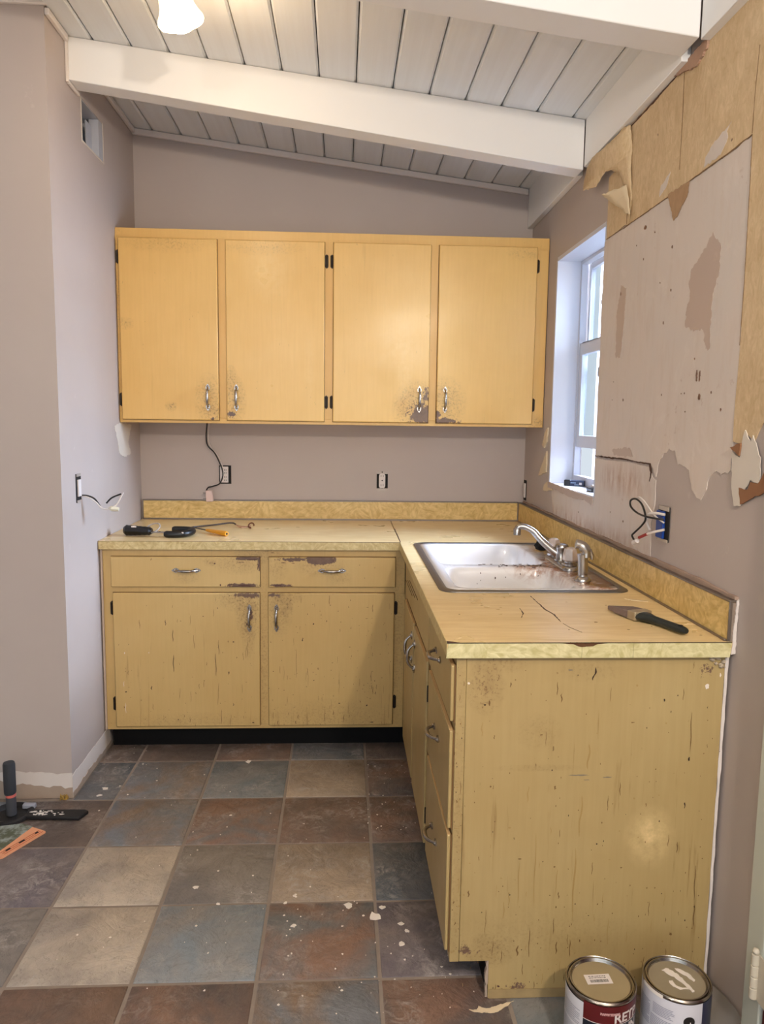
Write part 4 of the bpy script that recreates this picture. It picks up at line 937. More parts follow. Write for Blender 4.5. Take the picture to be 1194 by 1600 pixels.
MB().prism(ragged([(1.9032, 0.05), (1.910, 0.05), (1.9095, 0.40), (1.9115, 0.884), (1.9032, 0.884)], 0.03, 0.0012, 8), 'y', YE - 0.001, YE + 0.02).build('caulk_line', M_BARE, pc, smooth=0)
mb = MB(); rnd = random.Random(3)
for i in range(26):
    c = Vector((rnd.uniform(1.862, 1.905), YE - 0.004, rnd.uniform(0.845, 0.882))); r = rnd.uniform(.002, .006)
    if (1.905 - c.x) * 0.8 + (0.884 - c.z) > 0.055: continue
    mb.lathe([(0.0002, r), (r * .8, r * .5), (r, 0), (r * .7, -r * .6), (0.0002, -r)], c, 7)
mb.build('caulk_crumbs', plain('caulk_crumb', (196, 178, 154), 0.8, 0, 0.4, 60), pc, kind='stuff')
chip_part('paint_chip', D['end_chips'] + scatter(210, 1.29, 1.89, 0.03, 0.86, 5, .6) + scatter(40, 1.262, 1.281, 0.11, 0.86, 6, .2), YE - 0.0011, pc, 40)
ff = MB(); x0, x1 = XP, XP + 0.018
ff.box(x0, x1, -2.1235, -0.70, 0.845, 0.884).box(x0, x1, -2.1235, -0.70, 0.102, 0.122).box(x0, x1, -2.1235, -0.70, 0.690, 0.704)
for a, b in ((-2.1235, -2.10), (-1.700, -1.635), (-1.215, -1.190), (-0.83, -0.70)): ff.box(x0, x1, a, b, 0.122, 0.69).box(x0, x1, a, b, 0.704, 0.845)
ff.box(x0, x1, -2.10, -1.7, 0.432, 0.44)
ff.build('face_frame', m_pf, pc, bevel=0.001)
MB().box(x1 - 0.006, x1 - 0.002, -2.10, -0.83, 0.122, 0.845).build('inner_panel', M_DARK, pc)
MB().box(1.357, 1.373, YE + 0.02, -0.60, 0.0015, 0.102).build('toe_kick', M_TOE, pc)
MB().prism(ragged([(1.350, 0.004), (1.357, 0.004), (1.357, 0.1), (1.352, 0.1)], 0.012, 0.002, 5), 'y', YE + 0.001, YE + 0.014).build('torn_edge', M_BEIGE, pc, smooth=0)
XF = XP - 0.012
def side_door(name, y0, y1, z0, z1, parent, r=0.003):
    o = MB().box(XF, XP - 0.003, y0, y1, z0, z1).build(name, m_pf, parent, bevel=r, seg=3)
    MB().box(XP - 0.0032, XP - 0.0002, y0 - 0.0018, y1 + 0.0018, z0 - 0.0018, z1 + 0.0018).build('edge_outline', M_OUTLINE, o)  # same narrow brown strip, slightly larger than the front
    return o
M_LIP = plain('worn_top_edge', (214, 176, 122), 0.6, 0, 0.2, 60)
def lip(parent, y0, y1, z):
    MB().box(XF + 0.0005, XP - 0.0035, y0 + 0.002, y1 - 0.002, z - 0.0004, z + 0.0004).build('worn_edge', M_LIP, parent)
fp = MB().box(XF + 0.004, XP - 0.0002, -1.640, -0.80, 0.716, 0.852).build('false_front', m_pf, pc, bevel=0.002)
for i in range(3): MB().box(XF + 0.0030, XF + 0.0045, -1.30 + 0.10 * i, -0.98 + 0.08 * i, 0.808 - 0.016 * i, 0.811 - 0.016 * i).build('vent_slot', M_CRACK, fp)
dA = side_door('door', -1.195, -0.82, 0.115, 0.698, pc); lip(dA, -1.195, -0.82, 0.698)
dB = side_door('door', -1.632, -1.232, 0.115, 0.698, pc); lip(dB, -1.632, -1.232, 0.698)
mounted('handle', PULL, dA, (XF, -1.160, 0.600), Matrix(((0, 1, 0), (0, 0, 1), (1, 0, 0))).to_euler())
mounted('handle', PULL, dB, (XF, -1.270, 0.600), Matrix(((0, 1, 0), (0, 0, 1), (1, 0, 0))).to_euler())
for z in (0.60, 0.21): mounted('hinge', HINGE, dB, (XP, -1.640, z), (0, R(180), R(-90)))
for z in (0.60, 0.21): mounted('hinge', HINGE, dA, (XP, -0.812, z), (0, 0, R(-90)))
for (z0, z1) in ((0.715, 0.852), (0.446, 0.692), (0.128, 0.430)):
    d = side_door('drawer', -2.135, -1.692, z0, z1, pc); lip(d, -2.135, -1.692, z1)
    mounted('handle', PULL, d, (XF, -1.90, (z0 + z1) / 2 + 0.02), (0, 0, R(-90)))

# ------------------------------------------------------------------ counters
ZT, ZB = 0.914, 0.8855
M_TOP = NT('blond_laminate_top', 0.3, 0, 0.5)
w1 = M_TOP.noise(1.0, 5, 0.6, M_TOP.scaled(M_TOP.coord(), (5, 32, 20)), 1.2); w2 = M_TOP.noise(4, 4, 0.6)
cc = M_TOP.mix(M_TOP.remap(w1, 0.32, 0.68), lin(214, 184, 128), lin(232, 207, 158))
cc = M_TOP.mix(M_TOP.remap(w2, 0.5, 0.8, 0, 0.35), cc, lin(204, 168, 108))
cc = M_TOP.mix(M_TOP.math('MULTIPLY', M_TOP.remap(M_TOP.noise(48, 5, 0.7), 0.66, 0.73, 0, 0.5), M_TOP.remap(M_TOP.noise(5, 2), 0.45, 0.65)), cc, lin(150, 108, 58))
M_TOP.color(cc); M_TOP.rough(M_TOP.remap(w2, 0.3, 0.7, 0.24, 0.40)); M_TOP = M_TOP.mat
M_EDGE = laminate('marbled_laminate_edge', (186, 160, 104), (216, 196, 142), 0.7, 0.36, 1.0)
M_EDGE2 = laminate('pale_green_laminate_edge', (184, 172, 118), (218, 208, 162), 0.6, 0.36, 1.0)
M_SPLASH = laminate('gold_marbled_laminate', (196, 162, 92), (230, 202, 136), 0.5, 0.34, 1.0)
cl = thing('countertop', (0.6, -0.36, ZB), 'yellow laminate counter piece along the back wall holding the loose tools', 'countertop')
MB().box(LW + 0.002, 1.2325, -0.706, -0.001, ZB, ZT).build('slab', M_TOP, cl, bevel=0.0015)
MB().box(LW + 0.004, 1.232, -0.7095, -0.7062, ZB - 0.006, ZT - 0.0015).build('edge_band', M_EDGE, cl)
MB().box(LW + 0.003, 1.2322, -0.7088, -0.7060, ZT - 0.0016, ZT - 0.0002).build('dark_seam', M_CRACK, cl)
MB().box(LW + 0.014, W - 0.034, -0.020, -0.001, ZT + 0.0005, 1.008).build('backsplash', M_SPLASH, cl, bevel=0.001)
MB().box(LW + 0.012, W - 0.030, -0.0225, -0.001, 1.0082, 1.0135).box(LW + 0.012, W - 0.034, -0.0235, -0.0203, ZT + 0.0002, ZT + 0.008).box(LW + 0.010, LW + 0.0138, -0.0225, -0.001, ZT + 0.0005, 1.0135).build('metal_trim', M_ALU, cl, bevel=0.0008)
cr = thing('countertop', (1.58, -1.1, ZB), 'cracked yellow laminate counter piece around the sink along the window wall', 'countertop')
hx0, hx1, hy0, hy1 = 1.302, 1.846, -1.628, -0.742
top = MB()
yE = -2.157
top.box(1.2335, hx0, yE, -0.001, ZB, ZT).box(hx1, W - 0.002, yE, -0.001, ZB, ZT).box(hx0, hx1, yE, hy0, ZB, ZT).box(hx0, hx1, hy1, -0.001, ZB, ZT)
top.build('slab', M_TOP, cr)
MB().box(1.232, 1.2334, yE - 0.0005, -0.71, ZB - 0.004, ZT - 0.0004).build('edge_band', M_EDGE, cr)
# end band with its missing bite, in three lengths
zt, zb = ZT - 0.0018, ZB - 0.008
MB().prism([(1.231, zb), (1.548, zb), (1.548, zt - 0.009), (1.540, zt - 0.008), (1.530, zt - 0.003), (1.512, zt - 0.001), (1.50, zt), (1.236, zt)], 'y', yE - 0.0035, yE - 0.0001).build('end_band', M_EDGE2, cr, smooth=0)
MB().prism([(1.5488, zb), (1.670, zb), (1.670, zt), (1.61, zt), (1.585, zt - 0.002), (1.575, zt - 0.007), (1.5488, zt - 0.009)], 'y', yE - 0.0035, yE - 0.0001).build('end_band', M_EDGE2, cr, smooth=0)
MB().prism([(1.6706, zb), (1.903, zb), (1.906, zt), (1.6706, zt)], 'y', yE - 0.0035, yE - 0.0001).build('end_band', M_EDGE2, cr, smooth=0)
MB().prism(ragged([(1.495, zt), (1.53, zt - 0.003), (1.545, zt - 0.009), (1.575, zt - 0.008), (1.590, zt - 0.003), (1.615, zt), (1.58, ZT - 0.0004), (1.53, ZT - 0.0004)], 0.008, 0.001, 4), 'y', yE - 0.0030, yE - 0.0001).build('broken_edge', plain('raw_particle_board', (104, 68, 40), 0.9, 0, 0.5, 120, 0.5), cr, smooth=0)
MB().box(1.2325, 1.907, yE - 0.0030, yE + 0.001, ZT - 0.0017, ZT - 0.0003).build('dark_seam', M_DARK, cr)
MB().prism([(1.233, yE - 0.003), (1.262, yE - 0.002), (1.245, yE + 0.006), (1.233, yE + 0.010)], 'z', ZT - 0.0005, ZT + 0.0006).build('corner_chip', M_CRACK, cr, smooth=0)
def side(mb, x_near, x_far, x2, y0, y1, z0, z1):
    return mb.hexa([(x_near, y0, z0), (x2, y0, z0), (x2, y1, z0), (x_far, y1, z0)], [(x_near, y0, z1), (x2, y0, z1), (x2, y1, z1), (x_far, y1, z1)])
side(MB(), 1.8985, 1.889, W - 0.004, yE + 0.004, -0.0245, ZT + 0.0005, 1.008).build('side_splash', M_SPLASH, cr, bevel=0.001)
mt = MB()
side(mt, 1.8965, 1.887, W - 0.003, yE + 0.002, -0.024, 1.0082, 1.0135); side(mt, 1.8915, 1.882, 1.897, yE + 0.006, -0.026, ZT + 0.0002, ZT + 0.005)
mt.box(1.8960, 1.9035, yE, yE + 0.0038, ZT + 0.0005, 1.0135)
mt.build('metal_trim', M_ALU, cr, bevel=0.0008)
MB().box(1.9038, W - 0.006, yE + 0.001, yE + 0.004, ZT + 0.0005, 1.0075).build('raw_end', plain('raw_end_beige', (150, 132, 116), 0.85, 0, 0.4, 60), cr)
MB().prism(ragged([(W - 0.012, ZB - 0.002), (W - 0.001, ZB), (W - 0.001, 1.016), (W - 0.006, 1.012), (W - 0.008, 0.96)], 0.012, 0.0015, 6), 'y', yE - 0.002, yE + 0.0015).build('caulk_line', M_BARE, cr, smooth=0)
MB().prism(ragged([(-2.155, 1.0142), (-0.03, 1.0142), (-0.03, 1.020), (-0.6, 1.021), (-1.2, 1.022), (-2.0, 1.026), (-2.155, 1.022)], 0.05, 0.002, 9), 'x', W - 0.010, W - 0.0005).build('caulk_line', plain('old_pink_caulk', (176, 150, 132), 0.8, 0, 0.35, 20), cr, smooth=0)
def top_crack(key, w, seed):
    rnd = random.Random(seed); p = [Vector(q) for q in D[key]]; up = []; dn = []
    for i, c in enumerate(p):
        d = (p[min(i + 1, len(p) - 1)] - p[max(i - 1, 0)]).normalized(); nr = Vector((-d.y, d.x)); q = w * (0.3 if i in (0, len(p) - 1) else rnd.uniform(.6, 1.1))
        up.append(tuple(c + nr * q)); dn.append(tuple(c - nr * q))
    MB().prism(ragged(up + dn[::-1], 0.012, w * .5, seed), 'z', ZT, ZT + 0.0005).build('crack', M_CRACK, cr, smooth=0)
top_crack('counter_crack1', 0.0022, 1); top_crack('counter_crack2', 0.0016, 2); top_crack('counter_crack3', 0.0009, 3)
MB().prism(ragged([(1.235, -0.02), (1.2375, -0.02), (1.2360, -0.3), (1.2385, -0.31), (1.2362, -0.70), (1.2335, -0.70)], 0.03, 0.0005, 3), 'z', ZT, ZT + 0.0005).build('seam_line', M_CRACK, cr, smooth=0)
MB().prism([(1.812, -1.722), (1.84, -1.735), (1.872, -1.752), (1.866, -1.758), (1.826, -1.744)], 'z', ZT, ZT + 0.0012).build('lifted_chip', M_TORN, cr, smooth=0)
mb = MB(); rnd = random.Random(12)
for (x, y) in [(1.45, -0.06), (1.60, -0.05), (1.77, -2.02), (1.70, -2.05), (1.64, -1.98), (1.81, -2.0), (1.86, -2.10), (1.38, -1.80), (1.30, -1.9), (1.73, -1.80), (1.55, -2.05)]:
    r = rnd.uniform(.001, .003); mb.prism([(x + math.cos(a) * r * rnd.uniform(1, 2.2), y + math.sin(a) * r) for a in (0, 1, 2, 3, 4, 5)], 'z', ZT, ZT + 0.0006)
mb.build('paint_chip', CHIP['b'], cr, kind='stuff', smooth=0)

# ------------------------------------------------------------------ sink
def rrect(x0, x1, y0, y1, r, n=6):
    out = []
    for cx, cy, a0 in ((x1 - r, y1 - r, 0), (x0 + r, y1 - r, 90), (x0 + r, y0 + r, 180), (x1 - r, y0 + r, 270)):
        for i in range(n + 1):
            a = R(a0 + 90 * i / n); out.append((cx + r * math.cos(a), cy + r * math.sin(a)))
    return out
sk = thing('kitchen_sink', (1.575, -1.185, ZB), 'white enamel double bowl sink with grey rim and rust stains', 'sink')
SO = (1.575, -1.185, ZB)
ts = NT('white_enamel', 0.16, 0, 0.5); ts._c = ts.vadd(ts.coord(), SO)
c = ts.mix(ts.remap(ts.noise(3, 4), 0.3, 0.7), lin(238, 236, 236), lin(228, 224, 222))
gn = ts.noise(30, 6, 0.7, None, 1.0); fn = ts.noise(14, 6, 0.7, None, 1.5)
for (x, y, z, rx, ry, am) in [(1.79, -1.42, .92, .10, .24, 1.5), (1.80, -1.55, .92, .09, .12, 1.8), (1.745, -1.24, .92, .06, .20, 1.6), (1.70, -1.25, .92, .16, .05, 1.5), (1.77, -0.92, .92, .07, .06, 1.2), (1.79, -1.15, .92, .08, .40, .8)]:
    m = ts.spot((x, y, z), (rx, ry, .08))
    f = ts.math('MULTIPLY', ts.math('POWER', m, 0.7), ts.remap(fn, 0.40, 0.62, 0.18 * am, am)); f = ts.math('MINIMUM', f, 0.9)
    c = ts.mix(f, c, ts.mix(gn, lin(190, 128, 84), lin(98, 48, 26)))
for (x, y, z, r, am) in [(1.62, -0.80, .85, .12, .35), (1.5, -1.24, .86, .25, .15), (1.6, -1.3, .84, .18, .3)]:
    c = ts.mix(ts.math('MULTIPLY', ts.spot((x, y, z), (r, .12, .09)), am), c, lin(150, 138, 116))
ts.color(c); ts.b.inputs['Coat Weight'].default_value = 0.3; M_ENAM = ts.mat
bm = bmesh.new()
def loop(pts, z): return [bm.verts.new((x - SO[0], y - SO[1], z - SO[2])) for x, y in pts]
def edges_of(vs): return [bm.edges.get((vs[i], vs[(i + 1) % len(vs)])) or bm.edges.new((vs[i], vs[(i + 1) % len(vs)])) for i in range(len(vs))]
def bridge(a, b):
    for i in range(len(a)):
        j = (i + 1) % len(a); bm.faces.new((a[i], a[j], b[j], b[i]))
ox0, ox1, oy0, oy1 = 1.306, 1.842, -1.626, -0.745
outer = loop(rrect(ox0, ox1, oy0, oy1, 0.035), 0.9175)
bowls = [(1.338, 1.716, -1.218, -0.772), (1.338, 1.716, -1.600, -1.262)]
es = edges_of(outer); tops = []
for (a, b, c0, d0) in bowls:
    l0 = loop(rrect(a, b, c0, d0, 0.05), 0.9175); tops.append(l0); es += edges_of(l0)
bmesh.ops.triangle_fill(bm, use_beauty=True, use_dissolve=False, edges=es)
for (a, b, c0, d0), l0 in zip(bowls, tops):
    prev = l0
    for (ins, z, rr) in ((0.003, 0.9160, .05), (0.006, 0.911, .05), (0.012, 0.86, .05), (0.020, 0.775, .055), (0.030, 0.752, .06), (0.055, 0.742, .06)):
        l1 = loop(rrect(a + ins, b - ins, c0 + ins, d0 - ins, rr), z); bridge(prev, l1); prev = l1
    bm.faces.new(prev)
me = bpy.data.meshes.new('basin')
bmesh.ops.recalc_face_normals(bm, faces=bm.faces)
bm.to_mesh(me); bm.free(); me.materials.append(M_ENAM)
for p in me.polygons: p.use_smooth = True
me.set_sharp_from_angle(angle=R(60))
ob = bpy.data.objects.new('basin', me); COL.objects.link(ob); ob.parent = sk; ob['_w'] = list(SO)
s = ob.modifiers.new('thick', 'SOLIDIFY'); s.thickness = 0.003; s.offset = -1
rim = MB(); rings = []
pro = [(-0.0225, 0.9145), (-0.021, 0.9172), (-0.012, 0.9195), (-0.002, 0.9195), (0.0015, 0.9178)]
vs = []; n = None
for ins, z in pro:
    pts = rrect(ox0 + ins, ox1 - ins, oy0 + ins, oy1 - ins, 0.045); n = len(pts); vs += [(x, y, z) for x, y in pts]
rim.add(vs, [(i * n + j, i * n + (j + 1) % n, (i + 1) * n + (j + 1) % n, (i + 1) * n + j) for i in range(len(pro) - 1) for j in range(n)])
rim.build('rim', M_STEEL, sk)
for (a, b, c0, d0) in bowls:
    MB().lathe([(0.0002, 0.746), (0.028, 0.746), (0.036, 0.7455), (0.042, 0.7435)], ((a + b) / 2, (c0 + d0) / 2, 0), 24).build('drain', M_CHROME, sk)
mb = MB(); rnd = random.Random(8)
for i in range(30):
    x = rnd.gauss(1.60, 0.075); y = -1.24 + rnd.uniform(-.028, .028)
    if not 1.36 < x < 1.73: continue
    r = rnd.uniform(.001, .0038)
    mb.prism([(x + math.cos(a) * r * rnd.uniform(.8, 2.4), y + math.sin(a) * r) for a in (0, 1, 2, 3, 4, 5)], 'z', 0.9178, 0.9192)
for i in range(12):
    x = rnd.uniform(1.36, 1.70); z = rnd.uniform(.85, .905); r = rnd.uniform(.0008, .002)
    mb.prism([(x + math.cos(a) * r, z + math.sin(a) * r * 2) for a in (0, 1, 2, 3, 4, 5)], 'y', -1.2715, -1.2740)
mb.build('grit', CHIP['d'], sk, kind='stuff', smooth=0)

# ------------------------------------------------------------------ faucet, sprayer, scrub pad
fa = thing('faucet', (1.77, -1.21, 0.9175), 'tarnished chrome two-handle sink faucet with long raised spout', 'faucet')
pl = rrect(1.742, 1.802, -1.345, -1.070, 0.029, 8)
mb = MB(); vs = []
for ins, z in ((0, 0.9178), (0.0, 0.926), (0.004, 0.932), (0.011, 0.9345)):
    vs += [(1.772 + (x - 1.772) * (1 - ins / .03), -1.2075 + (y + 1.2075) * (1 - ins / .137), z) for x, y in pl]
n = len(pl); mb.add(vs, [(i * n + j, i * n + (j + 1) % n, (i + 1) * n + (j + 1) % n, (i + 1) * n + j) for i in range(3) for j in range(n)] + [tuple(3 * n + j for j in range(n)), tuple(reversed(range(n)))])
mb.build('base_plate', M_CHROME, fa)
MB().lathe([(0.026, 0.934), (0.026, 0.938), (0.023, 0.942), (0.0225, 0.970), (0.0245, 0.976), (0.0245, 0.984), (0.021, 0.990), (0.012, 0.993), (0.0002, 0.9935)], (1.772, -1.2075, 0), 24).build('spout_hub', M_CHROME, fa)
sp = smooth_path([(1.760, -1.204, 0.954), (1.735, -1.198, 0.972), (1.700, -1.190, 1.004), (1.675, -1.182, 1.032), (1.650, -1.176, 1.046), (1.632, -1.172, 1.049), (1.622, -1.170, 1.045), (1.618, -1.169, 1.036)], 5)
MB().tube(sp, [0.0150 - 0.0040 * min(1, i / 18) for i in range(len(sp))], 14).build('spout', M_CHROME_CLEAN, fa)
MB().lathe([(0.0120, 0.042), (0.0135, 0.040), (0.0135, 0.020), (0.0115, 0.018), (0.0002, 0.018)], (1.618, -1.169, 0.999), 16).build('aerator', M_CHROME_CLEAN, fa)
M_KNOB = plain('clouded_acrylic', (222, 204, 192), 0.14, 0.35, 0.35, 40)
for y in (-1.105, -1.312):
    h = MB().lathe([(0.024, 0.934), (0.024, 0.941), (0.019, 0.944), (0.019, 0.948)], (1.772, y, 0), 20, None, False, True).build('handle_collar', M_CHROME, fa)
    kb = MB(); nn = 12; vs = []
    for rr, z in ((0.023, 0.949), (0.0265, 0.954), (0.025, 0.974), (0.020, 0.992), (0.013, 0.996)):
        for j in range(nn):
            a = 2 * math.pi * j / nn; q = rr * (1.0 if j % 2 else 0.88); vs.append((1.772 + q * math.cos(a), y + q * math.sin(a), z))
    kb.add(vs, [(i * nn + j, i * nn + (j + 1) % nn, (i + 1) * nn + (j + 1) % nn, (i + 1) * nn + j) for i in range(4) for j in range(nn)] + [tuple(4 * nn + j for j in range(nn)), tuple(reversed(range(nn)))])
    kb.build('handle', M_KNOB, fa, smooth=25)
sy = thing('side_sprayer', (1.760, -1.490, 0.9178), 'chrome pull-out side sprayer standing at the sink corner', 'faucet')
MB().lathe([(0.0265, 0.9180), (0.0265, 0.923), (0.022, 0.930), (0.0155, 0.934), (0.0150, 0.938)], (1.76, -1.49, 0), 20, None, True, True).build('base_flange', M_CHROME_CLEAN, sy)
MB().tube([(1.76, -1.49, 0.936), (1.76, -1.49, 0.95), (1.759, -1.49, 0.985), (1.757, -1.49, 1.005)], [0.0145, 0.0160, 0.0155, 0.0165], 16).build('grip', M_CHROME_CLEAN, sy)
MB().tube(smooth_path([(1.768, -1.492, 0.995), (1.766, -1.491, 1.018), (1.752, -1.489, 1.033), (1.735, -1.487, 1.038)], 4), [0.0155] * 4 + [0.0165] * 4 + [0.0150] * 5, 14).build('spray_head', M_CHROME_CLEAN, sy)
MB().tube([(1.778, -1.494, 1.020), (1.787, -1.495, 1.000), (1.787, -1.495, 0.988)], [0.006, 0.007, 0.005], 8).build('lever', M_CHROME_CLEAN, sy)
mb = MB(); rnd = random.Random(2); vs = []; nn = 14
for i in range(9):
    ph = math.pi * i / 8
    for j in range(nn):
        a = 2 * math.pi * j / nn; q = 0.030 * rnd.uniform(.8, 1.12)
        vs.append((1.775 + q * math.sin(ph) * math.cos(a) * 1.05, -0.93 + q * math.sin(ph) * math.sin(a), 0.9415 - 0.023 * math.cos(ph) * rnd.uniform(.93, 1.0)))
mb.add(vs, [(i * nn + j, i * nn + (j + 1) % nn, (i + 1) * nn + (j + 1) % nn, (i + 1) * nn + j) for i in range(8) for j in range(nn)])
tag(mb.build('scrub_pad', plain('black_steel_wool', (22, 20, 20), 0.8, 0.2, 0.4, 200, 0.6), o0=(1.775, -0.93, 0.9185)), 'black crumpled scrubbing pad beside the faucet on the sink', 'scrubber')

# ------------------------------------------------------------------ paint brush
pb = thing('paint_brush', (1.775, -1.99, ZT), 'angled paint brush with black handle lying on the sink counter', 'brush')
A = Vector((1.742, -1.888, ZT + 0.013)); B = Vector((1.820, -2.112, ZT + 0.013)); ax = (B - A).normalized(); sd = Vector((-ax.y, ax.x, 0)) * -1
def bp(t, s, h): return A + ax * t + sd * s + Vector((0, 0, h))
def blade(mb, t0a, t0b, t1, w0, w1, h0, h1):
    mb.hexa([bp(t0a, -w0, -h0), bp(t0b, w0, -h0), bp(t1, w1, -h1), bp(t1, -w1, -h1)], [bp(t0a, -w0, h0), bp(t0b, w0, h0), bp(t1, w1, h1), bp(t1, -w1, h1)]); return mb
blade(MB(), 0.010, -0.022, 0.056, 0.030, 0.0275, 0.006, 0.0105).build('bristles', plain('grey_brown_bristle', (132, 112, 102), 0.85, 0, 0.5, 260, 0.6), pb, bevel=0.002)
blade(MB(), 0.055, 0.055, 0.084, 0.0285, 0.0275, 0.0115, 0.0115).build('ferrule', plain('paint_stained_ferrule', (190, 172, 142), 0.4, 0.5, 0.5, 60), pb, bevel=0.002)
hp = [(0.082, 0.0265, 0.0118), (0.094, 0.0255, 0.0122), (0.108, 0.0165, 0.0120), (0.125, 0.0115, 0.0110), (0.160, 0.0120, 0.0105), (0.200, 0.0135, 0.0100), (0.225, 0.0128, 0.0090), (0.234, 0.0075, 0.0060)]
mb = MB(); vs = []; nn = 12
for t_, w_, h_ in hp:
    for j in range(nn):
        a = 2 * math.pi * j / nn; vs.append(bp(t_, w_ * math.cos(a), h_ * math.sin(a) - 0.001))
mb.add(vs, [(i * nn + j, i * nn + (j + 1) % nn, (i + 1) * nn + (j + 1) % nn, (i + 1) * nn + j) for i in range(len(hp) - 1) for j in range(nn)] + [tuple(range(nn)), tuple((len(hp) - 1) * nn + j for j in range(nn))])
mb.build('handle', plain('black_green_grip', (30, 36, 34), 0.4, 0, 0.2, 40), pb)
MB().tube([bp(0.214, 0, 0.0083), bp(0.214, 0, 0.0090)], 0.0062, 12).build('hang_hole', M_DARK, pb)

# ------------------------------------------------------------------ tools on the back counter
ws = thing('wire_stripper', (0.14, -0.57, ZT), 'black ribbed hand tool with grey blade at the counter end by the side wall', 'tool')
mb = MB(); vs = []; nn = 14
for i in range(13):
    t_ = i / 12; q = 0.022 * (1 if 0 < i < 12 else 0.7) * (1.0 + 0.06 * (i % 2))
    for j in range(nn):
        a = 2 * math.pi * j / nn
        vs.append((0.055 + 0.125 * t_, -0.555 - 0.03 * t_ + q * 1.25 * math.cos(a), ZT + 0.0235 + q * math.sin(a) * (1 - .25 * t_)))
mb.add(vs, [(i * nn + j, i * nn + (j + 1) % nn, (i + 1) * nn + (j + 1) % nn, (i + 1) * nn + j) for i in range(12) for j in range(nn)] + [tuple(range(nn)), tuple(12 * nn + j for j in range(nn))])
mb.build('ribbed_grip', M_BLACK, ws, smooth=30)
MB().box(0.095, 0.115, -0.592, -0.589, ZT + 0.040, ZT + 0.046).build('white_mark', M_IVORY, ws)
ring = [(0.178 + 0.033 * math.cos(a), -0.572 + 0.02 * math.sin(a), ZT + 0.033 + 0.020 * math.sin(a + .5)) for a in [i * 2 * math.pi / 20 for i in range(21)]]
MB().tube(ring, 0.0032, 8).build('ring', plain('grey_rubber_ring', (176, 164, 154), 0.4), ws)
MB().prism([(0.158, -0.60), (0.185, -0.572), (0.215, -0.575), (0.245, -0.590), (0.246, -0.602), (0.20, -0.604)], 'z', ZT + 0.018, ZT + 0.022).build('blade', plain('grey_blade', (150, 140, 134), 0.35, 0.6), ws, bevel=0.001)
MB().lathe([(0.0002, 0.0235), (0.004, 0.023), (0.005, 0.0215)], (0.213, -0.588, ZT), 10).build('pivot', M_HINGE, ws)
uc2 = thing('cable_clamp', (0.295, -0.56, ZT), 'black padded U-shaped clamp on the back counter beside the screwdriver', 'tool')
p_ = smooth_path([(0.238, -0.612, ZT + 0.0150), (0.285, -0.616, ZT + 0.0150), (0.322, -0.606, ZT + 0.016), (0.343, -0.560, ZT + 0.018), (0.332, -0.512, ZT + 0.018), (0.292, -0.496, ZT + 0.018), (0.246, -0.494, ZT + 0.018)], 4)
MB().tube(p_, [0.0105] + [0.0146] * (len(p_) - 2) + [0.0105], 14).build('padded_arm', M_BLACK, uc2)
MB().box(0.312, 0.320, -0.6245, -0.6215, ZT + 0.014, ZT + 0.026).build('white_dot', M_IVORY, uc2, bevel=0.001)
lc = thing('loose_cable', (0.45, -0.33, ZT), 'dark flat cable with a frayed copper end on the back counter', 'cable')
q_ = smooth_path([(x, y, max(ZT + 0.005, z - 0.004)) for x, y, z in [(0.282, -0.474, ZT + 0.012), (0.289, -0.40, ZT + 0.011), (0.305, -0.335, ZT + 0.010), (0.345, -0.305, ZT + 0.011), (0.395, -0.285, ZT + 0.014), (0.445, -0.255, ZT + 0.018), (0.475, -0.245, ZT + 0.018), (0.490, -0.265, ZT + 0.014)]], 5)
MB().tube(q_, 0.0040, 8).build('sheath', plain('dark_brown_sheath', (70, 58, 52), 0.45), lc)
for i, e in enumerate([[(0.490, -0.265, ZT + .010), (0.51, -0.31, ZT + .006), (0.525, -0.335, ZT + .005), (0.545, -0.325, ZT + .006), (0.565, -0.30, ZT + .010)], [(0.490, -0.265, ZT + .010), (0.515, -0.305, ZT + .008), (0.55, -0.315, ZT + .007), (0.570, -0.325, ZT + .006)]]):
    MB().tube(smooth_path(e, 4), 0.0022, 6).build('wire_strand', plain('pinkish_wire', (186, 138, 112), 0.4, 0.3), lc)
mb = MB(); mb.tube([(0.568 + 0.012 * math.cos(a), -0.31 + 0.02 * math.sin(a), ZT + 0.012 + 0.009 * math.sin(a * 1.0)) for a in [i * 0.45 for i in range(12)]], 0.0035, 6)
mb.build('frayed_end', plain('copper_brown', (128, 82, 60), 0.4, 0.5), lc)
sd_ = thing('screwdriver', (0.41, -0.44, ZT), 'screwdriver with amber yellow handle lying on the back counter', 'screwdriver')
s0, s1, s2 = Vector((0.306, -0.362, ZT + 0.0095)), Vector((0.388, -0.458, ZT + 0.0105)), Vector((0.494, -0.572, ZT + 0.0115))
MB().tube([s0, s0.lerp(s1, .9), s1], [0.0025, 0.003, 0.004], 8).build('shaft', plain('dark_steel', (86, 78, 72), 0.35, 0.9), sd_)
MB().tube([s1.lerp(s2, t_) for t_ in (0, .15, .4, .8, .95, 1.0)], [0.006, 0.008, 0.0090, 0.0118, 0.0118, 0.0095], 10).build('handle', plain('amber_plastic', (232, 160, 34), 0.3, 0, 0.15), sd_, smooth=25)
MB().tube([s2, s2 + (s2 - s1).normalized() * 0.0008], 0.0048, 10).build('end_hole', M_DARK, sd_)

